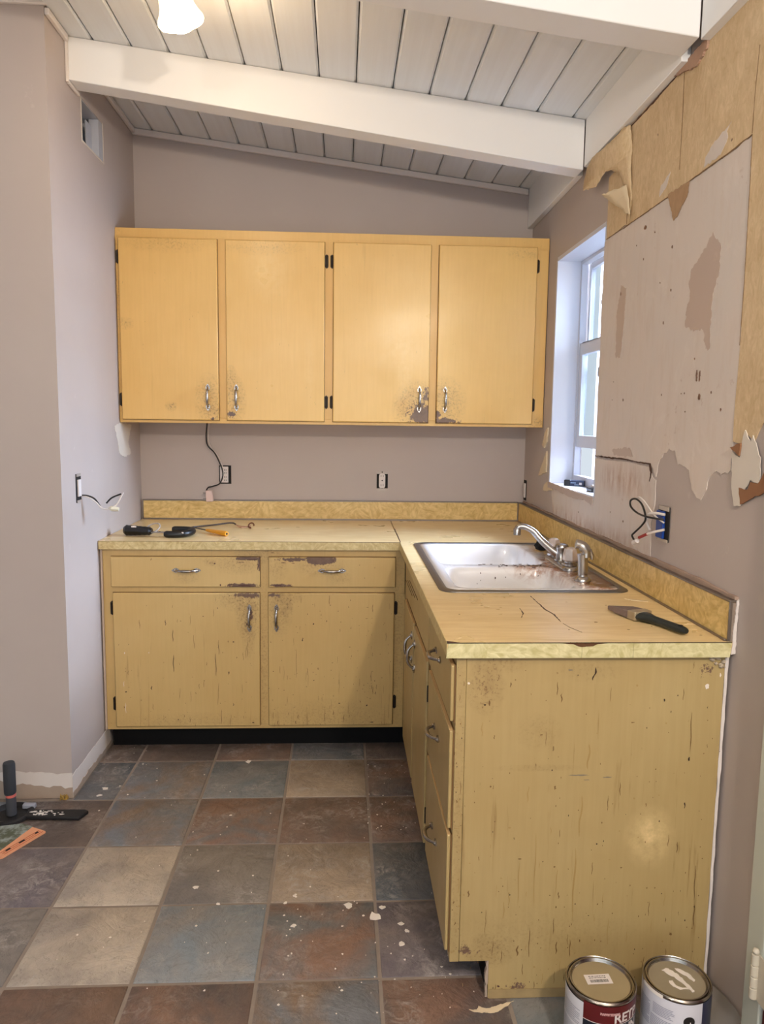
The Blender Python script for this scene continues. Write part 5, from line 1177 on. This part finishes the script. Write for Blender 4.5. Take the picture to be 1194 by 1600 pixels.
# ------------------------------------------------------------------ outlets and wires
def outlet(name, x, z, label, w=0.056, h=0.100):
    o = thing(name, (x, -0.0005, z), label, 'outlet')
    MB().box(x - w / 2, x + w / 2, -0.0016, -0.0002, z - h / 2 + .008, z + h / 2 - .008).build('wall_cutout', M_DARK, o)
    return o
o1 = outlet('wall_outlet', 1.192, 1.116, 'pale uncovered wall socket between counter and wall cabinet, middle of back wall')
MB().prism(rrect(1.175, 1.207, 1.078, 1.152, 0.012), 'y', -0.009, -0.0018).build('socket_body', M_IVORY, o1, bevel=0.001)
M_STRAP = plain('dull_strap', (186, 174, 164), 0.5, 0.5)
for z, e in ((1.156, 0.003), (1.071, -0.003)): MB().prism([(1.164, z - .006), (1.180, z - .006), (1.182, z - .009 + e), (1.200, z - .009 + e), (1.202, z - .006), (1.220, z - .006), (1.220, z + .006), (1.202, z + .006), (1.200, z + .009 + e), (1.182, z + .009 + e), (1.180, z + .006), (1.164, z + .006)], 'y', -0.0046, -0.0018).build('mounting_strap', M_STRAP, o1)
mb = MB()
for zc_ in (1.140, 1.094):
    for dx in (-0.0055, 0.0055): mb.box(1.191 + dx - 0.0012, 1.191 + dx + 0.0012, -0.0098, -0.0089, zc_ - 0.004, zc_ + 0.004)
mb.build('slots', M_DARK, o1, kind='stuff')
for z in (1.117, 1.159, 1.078): MB().lathe([(0.0002, 0.0016), (0.003, 0.0012), (0.0034, 0)], (1.191, -0.0088 if z == 1.117 else -0.0048, z), 10, Matrix.Rotation(R(90), 3, 'X')).build('screw', M_HINGE, o1)
o2 = outlet('wall_outlet', 0.404, 1.139, 'loose white socket in a dark hole behind the hanging cord', 0.060, 0.108)
MB().box(0.380, 0.421, -0.014, -0.0018, 1.100, 1.180).build('socket_body', M_IVORY, o2, bevel=0.002)
mb = MB()
for zz in (1.163, 1.148, 1.128, 1.112):
    for dx in (0, .008): mb.box(0.401 + dx, 0.4035 + dx, -0.0148, -0.0139, zz - 0.003, zz + 0.003)
mb.build('slots', M_DARK, o2, kind='stuff')
cd = thing('hanging_cord', (0.33, -0.05, 1.40), 'black cord with a pale plug hanging out from under the wall cabinet', 'cord')
cp = [(x, -0.052 + 0.012 * math.sin(i * .8), z) for i, (x, y, z) in enumerate([(0.327, 0, 1.397), (0.320, 0, 1.33), (0.326, 0, 1.285), (0.357, 0, 1.252), (0.382, 0, 1.208), (0.402, 0, 1.150), (0.388, 0, 1.102), (0.355, 0, 1.086), (0.328, 0, 1.078), (0.317, 0, 1.062)])]
MB().tube(smooth_path(cp, 5), 0.0034, 8).build('black_wire', M_BLACKWIRE, cd)
wp = [(0.336, -0.045, 1.397), (0.330, -0.040, 1.33), (0.340, -0.038, 1.28), (0.372, -0.036, 1.24), (0.394, -0.034, 1.19), (0.398, -0.034, 1.14), (0.380, -0.04, 1.10), (0.345, -0.045, 1.088), (0.325, -0.05, 1.068)]
MB().tube(smooth_path(wp, 5), 0.0018, 6).build('white_wire', M_WHITEWIRE, cd)
pg = MB(); pg.hexa([(0.318, -0.062, 1.008), (0.352, -0.064, 1.010), (0.354, -0.042, 1.010), (0.320, -0.040, 1.008)], [(0.315, -0.064, 1.063), (0.347, -0.066, 1.066), (0.349, -0.044, 1.066), (0.317, -0.042, 1.063)])
pg.build('plug', plain('pale_pink_plug', (222, 194, 184), 0.45, 0, 0.06), cd, bevel=0.003)
mb = MB()
for z in (1.022, 1.05): mb.box(0.302, 0.318, -0.054, -0.050, z - 0.004, z + 0.004)
mb.build('prongs', M_ALU, cd)

lo_ = thing('wall_switch_box', (LW + 0.001, -0.91, 1.15), 'uncovered switch box in the side wall with wires curling out', 'outlet')
MB().box(LW + 0.0002, LW + 0.0016, -0.94, -0.884, 1.096, 1.204).build('wall_cutout', M_DARK, lo_)
MB().box(LW + 0.0017, LW + 0.007, -0.927, -0.897, 1.118, 1.182).build('switch_body', M_IVORY, lo_, bevel=0.001)
for z in (1.094, 1.194): MB().box(LW + 0.0016, LW + 0.004, -0.934, -0.890, z, z + .010).build('mounting_strap', M_STRAP, lo_)
def swing(key, y0, y1):
    p = D[key]; n = len(p) - 1
    return [(max(LW + 0.004, x), y0 + (y1 - y0) * i / n, z) for i, (x, y, z) in enumerate(p)]
MB().tube(smooth_path(swing('lwire_black', -0.885, -0.855)[:4], 5), 0.0032, 8).build('black_wire', M_BLACKWIRE, lo_)
MB().tube(smooth_path(swing('lwire_black', -0.885, -0.855)[4:], 5), 0.0032, 8).build('black_wire', M_BLACKWIRE, lo_)
MB().tube(smooth_path(swing('lwire_white', -0.885, -0.855), 5), 0.0028, 8).build('white_wire', M_WHITEWIRE, lo_)
nt0, nt1 = [Vector(q) for q in D['lwire_nut']]
MB().tube([nt0, nt0.lerp(nt1, .3), nt0.lerp(nt1, .7), nt1], [0.006, 0.0135, 0.012, 0.009], 8, squash=.8).build('tape_wrap', plain('cream_tape', (222, 214, 190), 0.5, 0, 0.1, 30), lo_, smooth=20)

ro = thing('wall_outlet', (W - 0.001, -0.028, 1.078), 'small uncovered socket edge in the corner behind the sink', 'outlet')
MB().box(W - 0.0016, W - 0.0002, -0.062, -0.008, 1.026, 1.128).build('wall_cutout', M_DARK, ro)
MB().box(W - 0.009, W - 0.0017, -0.052, -0.026, 1.040, 1.112).build('socket_body', M_IVORY, ro, bevel=0.001)
jb_ = thing('junction_box', (W - 0.001, -1.72, 1.135), 'blue junction box in the torn wall with loose wires', 'outlet')
MB().box(W - 0.004, W - 0.0024, -1.760, -1.684, 1.086, 1.186).build('wall_cutout', M_DARK, jb_)
MB().box(W - 0.012, W - 0.0041, -1.735, -1.688, 1.093, 1.172).build('box_side', M_BLUE, jb_, bevel=0.002)
MB().box(W - 0.006, W - 0.0041, -1.758, -1.690, 1.174, 1.186).box(W - 0.006, W - 0.0041, -1.758, -1.690, 1.084, 1.092).build('box_ear', plain('box_ear_grey', (190, 178, 164), 0.5), jb_)
pw = [(W - 0.012, -1.745, 1.150), (1.870, -1.72, 1.154), (1.862, -1.66, 1.158), (1.858, -1.615, 1.172), (1.860, -1.605, 1.190), (1.864, -1.635, 1.198), (1.868, -1.675, 1.184), (1.868, -1.705, 1.150), (1.866, -1.690, 1.128), (1.864, -1.640, 1.098), (1.866, -1.615, 1.085), (1.868, -1.625, 1.074)]
MB().tube(smooth_path(pw, 5), 0.0030, 8).build('black_wire', M_BLACKWIRE, jb_)
pw2 = [(W - 0.010, -1.742, 1.140), (1.888, -1.715, 1.160), (1.880, -1.675, 1.188), (1.876, -1.635, 1.202), (1.872, -1.612, 1.196)]
MB().tube(smooth_path(pw2, 5), 0.0026, 8).build('white_wire', M_WHITEWIRE, jb_)
MB().tube(smooth_path([(W - 0.010, -1.745, 1.164), (1.890, -1.725, 1.166), (1.878, -1.70, 1.160), (1.880, -1.685, 1.135), (1.892, -1.68, 1.112)], 5), 0.0040, 8).build('white_wire', M_WHITEWIRE, jb_)
MB().tube(smooth_path([(W - 0.012, -1.750, 1.122), (1.885, -1.728, 1.112), (1.875, -1.706, 1.103)], 4), 0.0036, 8).build('white_wire', M_WHITEWIRE, jb_)
MB().tube([(1.8752, -1.706, 1.103), (1.868, -1.665, 1.086)], 0.0046, 8).build('red_sleeve', M_RED, jb_)
MB().tube([(1.868, -1.652, 1.074), (1.868, -1.628, 1.064)], [0.0065, 0.0085], 10).build('wire_nut', M_IVORY, jb_)

# ------------------------------------------------------------------ window sill items
b1 = thing('marker_box', (1.957, -0.66, WZ0 + 0.002), 'dark blue and black flat box with pale label lying on the window sill', 'box')
ZS = WZ0 + 0.002
c_, s_ = Vector((1.938, -0.640, 0)), Vector((0.070, -0.040, 0)).normalized(); n_ = Vector((-s_.y, s_.x, 0))
def ob_box(mb, o, a, b, l0, l1, w0, w1, z0, z1):
    P_ = lambda l, w, z: o + a * l + b * w + Vector((0, 0, z))
    return mb.hexa([P_(l0, w0, z0), P_(l1, w0, z0), P_(l1, w1, z0), P_(l0, w1, z0)], [P_(l0, w0, z1), P_(l1, w0, z1), P_(l1, w1, z1), P_(l0, w1, z1)])
ob_box(MB(), c_, s_, n_, 0, 0.085, 0, 0.034, ZS, ZS + 0.024).build('case', plain('dark_blue_case', (28, 40, 70), 0.4, 0, 0.2), b1, bevel=0.002)
ob_box(MB(), c_, s_, n_, -0.001, 0.026, -0.001, 0.035, ZS, ZS + 0.026).build('end_cap', M_BLACK, b1, bevel=0.003)
ob_box(MB(), c_, s_, n_, 0.064, 0.075, -0.0008, 0, ZS + 0.006, ZS + 0.016).build('white_label', M_IVORY, b1)
ob_box(ob_box(MB(), c_, s_, n_, 0.028, 0.050, -0.0007, 0, ZS + 0.012, ZS + 0.016), c_, s_, n_, 0.044, 0.062, -0.0007, 0, ZS + 0.004, ZS + 0.008).build('label_stripe', plain('pale_blue_label', (150, 170, 196), 0.5), b1)
b2 = thing('black_clip', (1.985, -0.93, ZS), 'small black gadget at the near end of the window sill', 'gadget')
MB().box(1.955, 2.005, -0.955, -0.885, ZS, ZS + 0.016).build('case', M_BLACK, b2, bevel=0.004)
MB().box(1.968, 2.000, -0.945, -0.900, ZS + 0.0162, ZS + 0.026).build('white_top', M_IVORY, b2, bevel=0.004)

# ------------------------------------------------------------------ lamp
lt = thing('ceiling_lamp', (0.50, -1.50, zc(0.5)), 'glowing bell-shaped glass lamp hanging from the plank ceiling', 'lamp')
Mx = Matrix.Rotation(R(10), 3, 'X') @ Matrix.Rotation(R(-14), 3, 'Y')
lc0 = Vector((0.517, -1.50, 2.555))
MB().lathe([(0.024, 0.115), (0.040, 0.085), (0.046, 0.050), (0.050, 0.026), (0.058, 0.008), (0.0655, -0.004), (0.0670, -0.013), (0.062, -0.020)], lc0, 32, Mx).build('glass_shade', emit('lit_frosted_glass', (255, 218, 160), 4.5), lt)
MB().lathe([(0.0002, -0.040), (0.022, -0.036), (0.042, -0.022), (0.044, -0.008), (0.034, 0.010), (0.026, 0.035), (0.014, 0.060)], lc0, 24, Mx).build('bulb', emit('lit_bulb', (255, 232, 190), 10.0), lt)
tp = lc0 + Mx @ Vector((0, 0, 0.115))
MB().tube([tp - Mx @ Vector((0, 0, .03)), tp, tp + Vector((0.0, 0, 0.03)), Vector((tp.x, tp.y, zc(tp.x) - 0.001))], [0.026, 0.024, 0.012, 0.012], 16).build('socket', M_CHROME_CLEAN, lt)
MB().lathe([(0.06, -0.001), (0.058, -0.012), (0.03, -0.022), (0.012, -0.024)], (tp.x, tp.y, zc(tp.x) - 0.004), 24).build('canopy', M_CHROME_CLEAN, lt)
lamp('ceiling_bulb_light', tuple(lc0 + Mx @ Vector((0, 0, -0.075))), 4.5, WARM, 0.03)

# ------------------------------------------------------------------ paint cans
def text_mesh(txt, size, M, bold=0.0):
    cu = bpy.data.curves.new('lettering', 'FONT'); cu.body = txt; cu.size = size; cu.align_x = 'LEFT'; cu.offset = bold
    o = bpy.data.objects.new('lettering', cu); COL.objects.link(o)
    dg = bpy.context.evaluated_depsgraph_get(); me = bpy.data.meshes.new_from_object(o.evaluated_get(dg))
    bpy.data.objects.remove(o); bpy.data.curves.remove(cu)
    return [v.co.copy() for v in me.vertices], [tuple(p.vertices) for p in me.polygons]
M_TIN = plain('tin_rim', (176, 168, 158), 0.22, 1.0, 0.25, 50)
def can(name, c, r, h, label, lid_mat):
    t_ = thing(name, c, label, 'paint can')
    MB().lathe([(r - .003, 0.0), (r, 0.002), (r, 0.006), (r - .0015, 0.008), (r - .0015, h - .006), (r + .0006, h - .005), (r + .0010, h - .002), (r - .0006, h)], c, 48, None, True).build('can_body', M_TIN, t_)
    MB().lathe([(r - .0006, h), (r - .0018, h + .0010), (r - .0032, h - .0002), (r - .0042, h - .0040), (r - .0055, h - .0040), (r - .0066, h + .0004), (r - .0085, h + .0006), (r - .0105, h - .0030), (r - .0118, h - .0024), (r - .0132, h - .0050)], c, 48).build('lid_rim', M_TIN, t_)
    MB().lathe([(r - .0132, h - .005), (r * .5, h - .0048), (0.0002, h - .0048)], c, 48).build('lid', lid_mat, t_)
    return t_
def view_angle(c): return math.atan2(-3.865 - c[1], 0.988 - c[0])
def lines(mb, c, r, va, p0, p1, z0, z1, dz, seed):
    rnd = random.Random(seed); z = z1
    while z > z0:
        e = p1 - rnd.uniform(0, .25) * (p1 - p0) * (rnd.random() < .3)
        mb.arc_panel(c, r, va + p0, va + e, z - dz * .4, z, 10); z -= dz
    return mb
def wrap_text(mb, txt, size, c, r, ang, z, slant=0.0):
    vs, fs = text_mesh(txt, size, None, 0.0008)
    return mb.add([(c[0] + r * math.cos(ang + v.x / r), c[1] + r * math.sin(ang + v.x / r), c[2] + z + v.y) for v in vs], fs)
c1 = (1.5725, -2.322, 0.0012); r1 = 0.0755; h1 = 0.189
k1 = can('paint_can', c1, r1, h1, 'red and navy labelled paint can with a clean gold lid', plain('gold_lacquer_lid', (178, 162, 128), 0.4, 0.4, 0.2, 8))
va = view_angle(c1)
MB().arc_panel(c1, r1 + .0004, va - R(26), va + R(190), 0.142, h1 - .0065, 40).build('red_band', plain('dark_red_label', (92, 20, 23), 0.35, 0, 0.1), k1)
MB().arc_panel(c1, r1 + .0004, va - R(26), va + R(190), 0.012, 0.1405, 40).build('navy_band', plain('navy_label', (26, 34, 46), 0.35, 0, 0.2), k1)
MB().arc_panel(c1, r1 + .0004, va - R(26), va + R(190), 0.1405, 0.142, 40).build('band_line', M_IVORY, k1)
MB().arc_panel(c1, r1 + .0005, va - R(150), va - R(26), 0.012, h1 - .012, 30).build('white_label', plain('grey_white_label', (214, 212, 216), 0.45, 0, 0.05), k1)
mb = lines(MB(), c1, r1 + .0008, va, -R(80), -R(32), 0.118, h1 - .036, 0.0042, 1); lines(mb, c1, r1 + .0008, va, -R(80), -R(32), 0.07, 0.110, 0.0036, 2); lines(mb, c1, r1 + .0008, va, -R(80), -R(32), 0.02, 0.064, 0.0036, 3)
mb.build('small_print', plain('grey_print', (150, 152, 160), 0.5), k1, kind='stuff', smooth=0)
mb = MB(); wrap_text(mb, 'BARRISITABLE', 0.0068, c1, r1 + .0009, va + R(2), 0.163)
mb.build('small_lettering', plain('pale_red_print', (196, 150, 146), 0.5), k1, smooth=0)
mb = MB(); wrap_text(mb, 'RETP', 0.030, c1, r1 + .0009, va + R(24), 0.1455); wrap_text(mb, 'DAUN', 0.028, c1, r1 + .0009, va + R(13), 0.118)
mb.build('lettering', M_IVORY, k1, smooth=0)
lab = MB(); q0 = Vector((c1[0] - .004, c1[1] + .004, c1[2] + h1 - .0046)); ux = Vector((0.999, 0.03, 0)); uy = Vector((-0.03, 0.999, 0))
def flat(mb, x0, x1, y0, y1, dz):
    return mb.add([q0 + ux * x0 + uy * y0 + Vector((0, 0, dz)), q0 + ux * x1 + uy * y0 + Vector((0, 0, dz)), q0 + ux * x1 + uy * y1 + Vector((0, 0, dz)), q0 + ux * x0 + uy * y1 + Vector((0, 0, dz))], [(0, 1, 2, 3)])
flat(lab, -.029, .029, -.014, .016, .0006).build('lid_sticker', M_IVORY, k1, smooth=0)
mb = MB(); x = -.020; rnd = random.Random(6)
while x < .020:
    w_ = rnd.uniform(.0005, .0013); flat(mb, x, x + w_, -.009, .000, .0009); x += w_ + rnd.uniform(.0004, .0010)
for y in (.004, .009):
    x = -.020
    while x < .018: w_ = rnd.uniform(.001, .005); flat(mb, x, x + w_, y, y + .0022, .0009); x += w_ + .0012
mb.build('sticker_print', plain('dark_print', (70, 66, 64), 0.6), k1, kind='stuff', smooth=0)
c2 = (1.7445, -2.325, 0.0012); r2 = 0.0730; h2 = 0.190
k2 = can('paint_can', c2, r2, h2, 'white labelled paint can with white paint smeared on its lid', plain('gold_lacquer_lid_dull', (172, 160, 136), 0.45, 0.4, 0.35, 14))
va = view_angle(c2)
MB().arc_panel(c2, r2 + .0004, va - R(150), va + R(48), 0.012, h2 - .007, 40).build('white_label', plain('white_label_paper', (216, 214, 220), 0.45, 0, 0.05), k2)
MB().arc_panel(c2, r2 + .0004, va + R(48), va + R(200), 0.012, h2 - .007, 30).build('navy_band', plain('navy_label_two', (44, 48, 74), 0.35, 0, 0.2), k2)
mb = lines(MB(), c2, r2 + .0008, va, -R(38), R(0), 0.138, h2 - .028, 0.0036, 4); lines(mb, c2, r2 + .0008, va, -R(42), -R(2), 0.085, 0.132, 0.0036, 5); lines(mb, c2, r2 + .0008, va, -R(75), -R(44), 0.10, h2 - .034, 0.0040, 6)
mb.build('small_print', plain('grey_print_two', (140, 142, 158), 0.5), k2, kind='stuff', smooth=0)
vs = [(0, 0)] + [(math.cos(i * math.pi / 12), math.sin(i * math.pi / 12)) for i in range(24)]
mb = MB(); rr = r2 + .0009; a0 = va + R(24)
mb.add([(c2[0] + rr * math.cos(a0 + x * .0125 / rr), c2[1] + rr * math.sin(a0 + x * .0125 / rr), c2[2] + 0.143 + y * .0125) for x, y in vs], [(0, i, i % 24 + 1) for i in range(1, 25)])
mb.build('round_emblem', M_BLACK, k2, smooth=0)
mb = MB(); rr = r2 + .0013; pts = [(-.014, -.020), (-.004, -.011), (.002, -.006), (.003, .000)]
for (x0, y0), (x1, y1) in zip(pts[:-1], pts[1:]):
    f_ = lambda x, y: (c2[0] + rr * math.cos(a0 + x / rr), c2[1] + rr * math.sin(a0 + x / rr), c2[2] + 0.143 + y)
    mb.add([f_(x0, y0 - .0012), f_(x1 + .0012, y1 - .001), f_(x1 - .001, y1 + .001), f_(x0 - .001, y0 + .0012)], [(0, 1, 2, 3)])
mb.build('emblem_stroke', M_IVORY, k2, smooth=0)
zl = c2[2] + h2 - .0046
mb = MB()
for i, poly in enumerate([[(-.022, .030), (-.010, .036), (.002, .026), (.010, .012), (.016, -.012), (.024, -.036), (.017, -.040), (.008, -.014), (-.002, .008), (-.014, .018)],
                          [(.010, .034), (.022, .030), (.036, .014), (.040, -.004), (.034, -.008), (.026, .010), (.014, .024)],
                          [(-.020, -.004), (-.012, -.002), (-.010, -.018), (.000, -.026), (.012, -.026), (.014, -.031), (-.006, -.031), (-.018, -.020)]]):
    mb.prism(ragged([(c2[0] + x, c2[1] + y) for x, y in poly], .006, .0018, 50 + i), 'z', zl, zl + .0012)
mb.build('paint_smear', plain('dried_white_paint', (226, 216, 206), 0.5, 0, 0.1, 50), k2, smooth=0)
# white drips on the rim
MB().arc_panel(c2, r2 + .0022, va - R(62), va - R(20), h2 - .008, h2 + .0005, 12).build('rim_paint', M_CHALK, k2)

# ------------------------------------------------------------------ plastic sheet by the wall
mb = MB(); rnd = random.Random(77); nx, ny = 9, 9; vs = []
for i in range(nx):
    for j in range(ny):
        vs.append((1.835 + 0.075 * i / (nx - 1), -2.335 + 0.185 * j / (ny - 1), 0.002 + 0.07 * (i / (nx - 1)) ** 2 * (1 - .5 * j / ny) + rnd.uniform(0, .012)))
mb.add(vs, [(i * ny + j, (i + 1) * ny + j, (i + 1) * ny + j + 1, i * ny + j + 1) for i in range(nx - 1) for j in range(ny - 1)])
tps = NT('cloudy_plastic', 0.2); tps.color(lin(190, 186, 182)); tps.b.inputs['Transmission Weight'].default_value = 0.6
tag(mb.build('plastic_sheet', tps.mat, o0=(1.87, -2.23, 0.0)), 'crumpled clear plastic sheet on the floor behind the paint cans', 'sheet')

# ------------------------------------------------------------------ door at the right edge
dr = struct_empty('door_1')
M_MINT = plain('pale_mint_paint', (198, 201, 188), 0.4, 0, 0.08, 10)
MB().box(W - 0.026, W - 0.0005, -2.400, -2.336, 0.002, 2.1).build('casing', M_MINT, dr, bevel=0.003)
MB().box(W - 0.02, W + 0.02, -3.25, -2.405, 0.01, 2.05).build('door_panel', plain('dark_red_door', (92, 26, 24), 0.4, 0, 0.1), dr, bevel=0.002)
hg = MB()
for i in range(4): hg.tube([(W - 0.034, -2.388, 0.190 + i * 0.026), (W - 0.034, -2.388, 0.2145 + i * 0.026)], 0.0085, 12)
hg.lathe([(0.0002, 0.012), (0.005, 0.010), (0.0075, 0.004), (0.006, 0)], (W - 0.034, -2.388, 0.2945), 12)
hg.box(W - 0.030, W - 0.0265, -2.45, -2.392, 0.19, 0.294)
hg.build('hinge', plain('cream_painted_hinge', (206, 196, 176), 0.4, 0, 0.15, 30), dr, bevel=0.001)

# ------------------------------------------------------------------ floor tools at the left
ft = thing('tile_scraper', (-0.17, -1.215, 0.0), 'black floor scraper with upright grip, round plate and flat bar', 'tool')
M_IRON = plain('dusty_black_steel', (44, 42, 42), 0.5, 0.4, 0.6, 40, 0.3)
MB().lathe([(0.0002, 0.004), (0.052, 0.004), (0.058, 0.010), (0.070, 0.016), (0.076, 0.012), (0.078, 0.003), (0.074, 0.0015)], (-0.185, -1.215, 0.0), 36).build('round_plate', M_IRON, ft)
MB().prism([(-0.13, -1.200), (0.075, -1.205), (0.088, -1.215), (0.068, -1.262), (-0.12, -1.252)], 'z', 0.004, 0.016).build('flat_bar', M_IRON, ft, bevel=0.003)
MB().lathe([(0.017, 0.006), (0.017, 0.085)], (-0.182, -1.215, 0.0), 18).build('shaft', plain('grey_shaft', (66, 66, 70), 0.5), ft)
MB().lathe([(0.0172, 0.074), (0.0175, 0.086)], (-0.182, -1.215, 0.0), 18).build('red_ring', plain('faded_red_ring', (206, 104, 92), 0.5), ft)
MB().lathe([(0.0190, 0.084), (0.0205, 0.090), (0.0205, 0.194), (0.0185, 0.200), (0.0002, 0.201)], (-0.184, -1.215, 0.0), 18).build('grip', plain('dark_foam_grip', (46, 48, 52), 0.75, 0, 0.2, 60, 0.3), ft)
MB().box(-0.160, -0.115, -1.180, -1.160, 0.006, 0.022).build('bracket', plain('pale_bracket', (166, 166, 174), 0.5, 0.3), ft, bevel=0.003)
mb = MB(); rnd = random.Random(14)
for i in range(30):
    x = rnd.uniform(-.11, .0); y = rnd.uniform(-1.248, -1.208); r = rnd.uniform(.001, .004)
    mb.prism([(x + math.cos(a) * r * rnd.uniform(1, 3), y + math.sin(a) * r) for a in (0, 1.2, 2.4, 3.6, 4.8)], 'z', 0.016, 0.0168)
mb.build('dust', M_CHALK, ft, kind='stuff', smooth=0)
pk = thing('sandpaper_pack', (-0.15, -1.40, 0.0), 'flat grey and green paper pack with orange edge on the tiles', 'pack')
pp = D['pack']
MB().prism(pp, 'z', 0.0016, 0.0090).build('sheets', plain('orange_paper', (230, 160, 118), 0.6, 0, 0.1, 20), pk)
cx = sum(p[0] for p in pp) / len(pp); cy = sum(p[1] for p in pp) / len(pp)
a_, b_ = Vector(pp[3]), Vector(pp[4]); dd = (b_ - a_).normalized(); nn_ = Vector((-dd.y, dd.x))
if nn_.dot(Vector((cx, cy)) - a_) < 0: nn_ = -nn_
cov = [pp[0], pp[1], pp[2], tuple(a_.lerp(Vector(pp[2]), .45) + nn_ * .012), tuple(b_ + nn_ * 0.032), tuple(Vector(pp[5]) + Vector((0, .03)))]
tc = NT('green_grey_cover', 0.6); 
c = tc.mix(tc.remap(tc.noise(22, 5, .7), .42, .56), lin(150, 156, 146), lin(86, 88, 66)); tc.color(c)
MB().prism(cov, 'z', 0.0092, 0.0105).build('cover', tc.mat, pk)
e0 = a_ + nn_ * .012; e1 = b_ + nn_ * .012
mb = MB()
for t0, t1 in ((.10, .17), (.42, .55), (.75, .85)):
    p0, p1 = e0.lerp(e1, t0), e0.lerp(e1, t1); mb.prism([tuple(p0), tuple(p1), tuple(p1 + nn_ * .008), tuple(p0 + nn_ * .008)], 'z', 0.0106, 0.0112)
mb.build('printed_mark', M_DARK, pk, smooth=0)
mb = MB()
for k_ in range(3):
    p0, p1 = a_.lerp(b_, .04) + nn_ * (.004 + .009 * k_), b_.lerp(a_, .06) + nn_ * (.004 + .009 * k_); mb.prism([tuple(p0), tuple(p1), tuple(p1 + nn_ * .002), tuple(p0 + nn_ * .002)], 'z', 0.0091, 0.0098)
mb.build('page_line', plain('deep_orange', (186, 96, 58), 0.6), pk, smooth=0)

# ------------------------------------------------------------------ flakes and scraps on the floor
FL = ['curled white paint flake nearest the black toe kick', 'wider of two white flakes by the side wall base', 'narrower of two white flakes by the side wall base',
      'white paint flake alone on a slate tile before the blue tile', 'folded white flake at the near edge of the tan tile', 'largest white paint flake, lying across the grout line',
      'small white flake just behind the largest flake', 'white flake on the dark tile nearest the sink cabinet drawers', 'slim white flake sliver on the dark tile by the drawers',
      'white flake on the dark tile furthest toward the paper scrap', 'white flake alone on the reddish brown tile', 'tiny white flake among specks on the far brown tile',
      'thin white flake on the grout at the tan tile corner', 'white flake just inside the tan tile corner', 'tiny white flake at the blue tile far edge']
rnd = random.Random(31)
for i, (x, y, s_) in enumerate(D['floor_chips']):
    r = s_ / 2 * 0.0018; n = 9; mb = MB()
    poly = [(x + math.cos(2 * math.pi * k_ / n) * r * rnd.uniform(.5, 1.25) * 1.15, y + math.sin(2 * math.pi * k_ / n) * r * rnd.uniform(.5, 1.25)) for k_ in range(n)]
    mb.prism(poly, 'z', 0.0022, 0.0036)
    o = mb.build('paint_flake', M_CHALK, smooth=0, o0=(x, y, 0.0022))
    o.rotation_euler = (rnd.uniform(-.06, .06), rnd.uniform(-.06, .06), 0)
    tag(o, FL[i], 'paint flake', 'white paint flakes scattered on the tiles')
mb = MB(); rnd = random.Random(32)
for (x, y) in D['floor_specks']:
    r = rnd.choice((.0009, .0012, .0016, .002, .0030)) 
    mb.prism([(x + math.cos(a) * r * rnd.uniform(.6, 1.5), y + math.sin(a) * r * rnd.uniform(.6, 1.5)) for a in (0, 1.2, 2.5, 3.7, 5)], 'z', 0.0018, 0.0032)
o = mb.build('paint_specks', M_CHALK, smooth=0, kind='stuff')
tag(o, 'tiny white paint specks sprinkled over the slate floor', 'debris')
o = MB().prism(ragged(D['scrap'], .012, .002, 3), 'z', 0.0024, 0.0040).build('paper_scrap', M_TORN, smooth=0, o0=(1.36, -2.178, 0.0024))
tag(o, 'long torn cream paper scrap beside the yellow end panel', 'paper')
mb = MB(); rnd = random.Random(5)
for i in range(26):
    b0 = Vector((-0.04 + rnd.uniform(-.014, .014), -1.10 + rnd.uniform(-.006, .004), 0.0015)); 
    mb.tube([b0, b0 + Vector((rnd.uniform(-.008, .008), rnd.uniform(-.004, .002), rnd.uniform(.008, .02)))], [.0022, .0012], 5)
tag(mb.build('fiber_tuft', plain('straw_yellow', (190, 150, 70), 0.8, 0, 0.3, 90), o0=(-0.04, -1.10, 0.001)), 'small straw yellow tuft at the foot of the stripped wall', 'tuft')

for o in list(SC.objects):
    if '_w' in o.keys(): del o['_w']
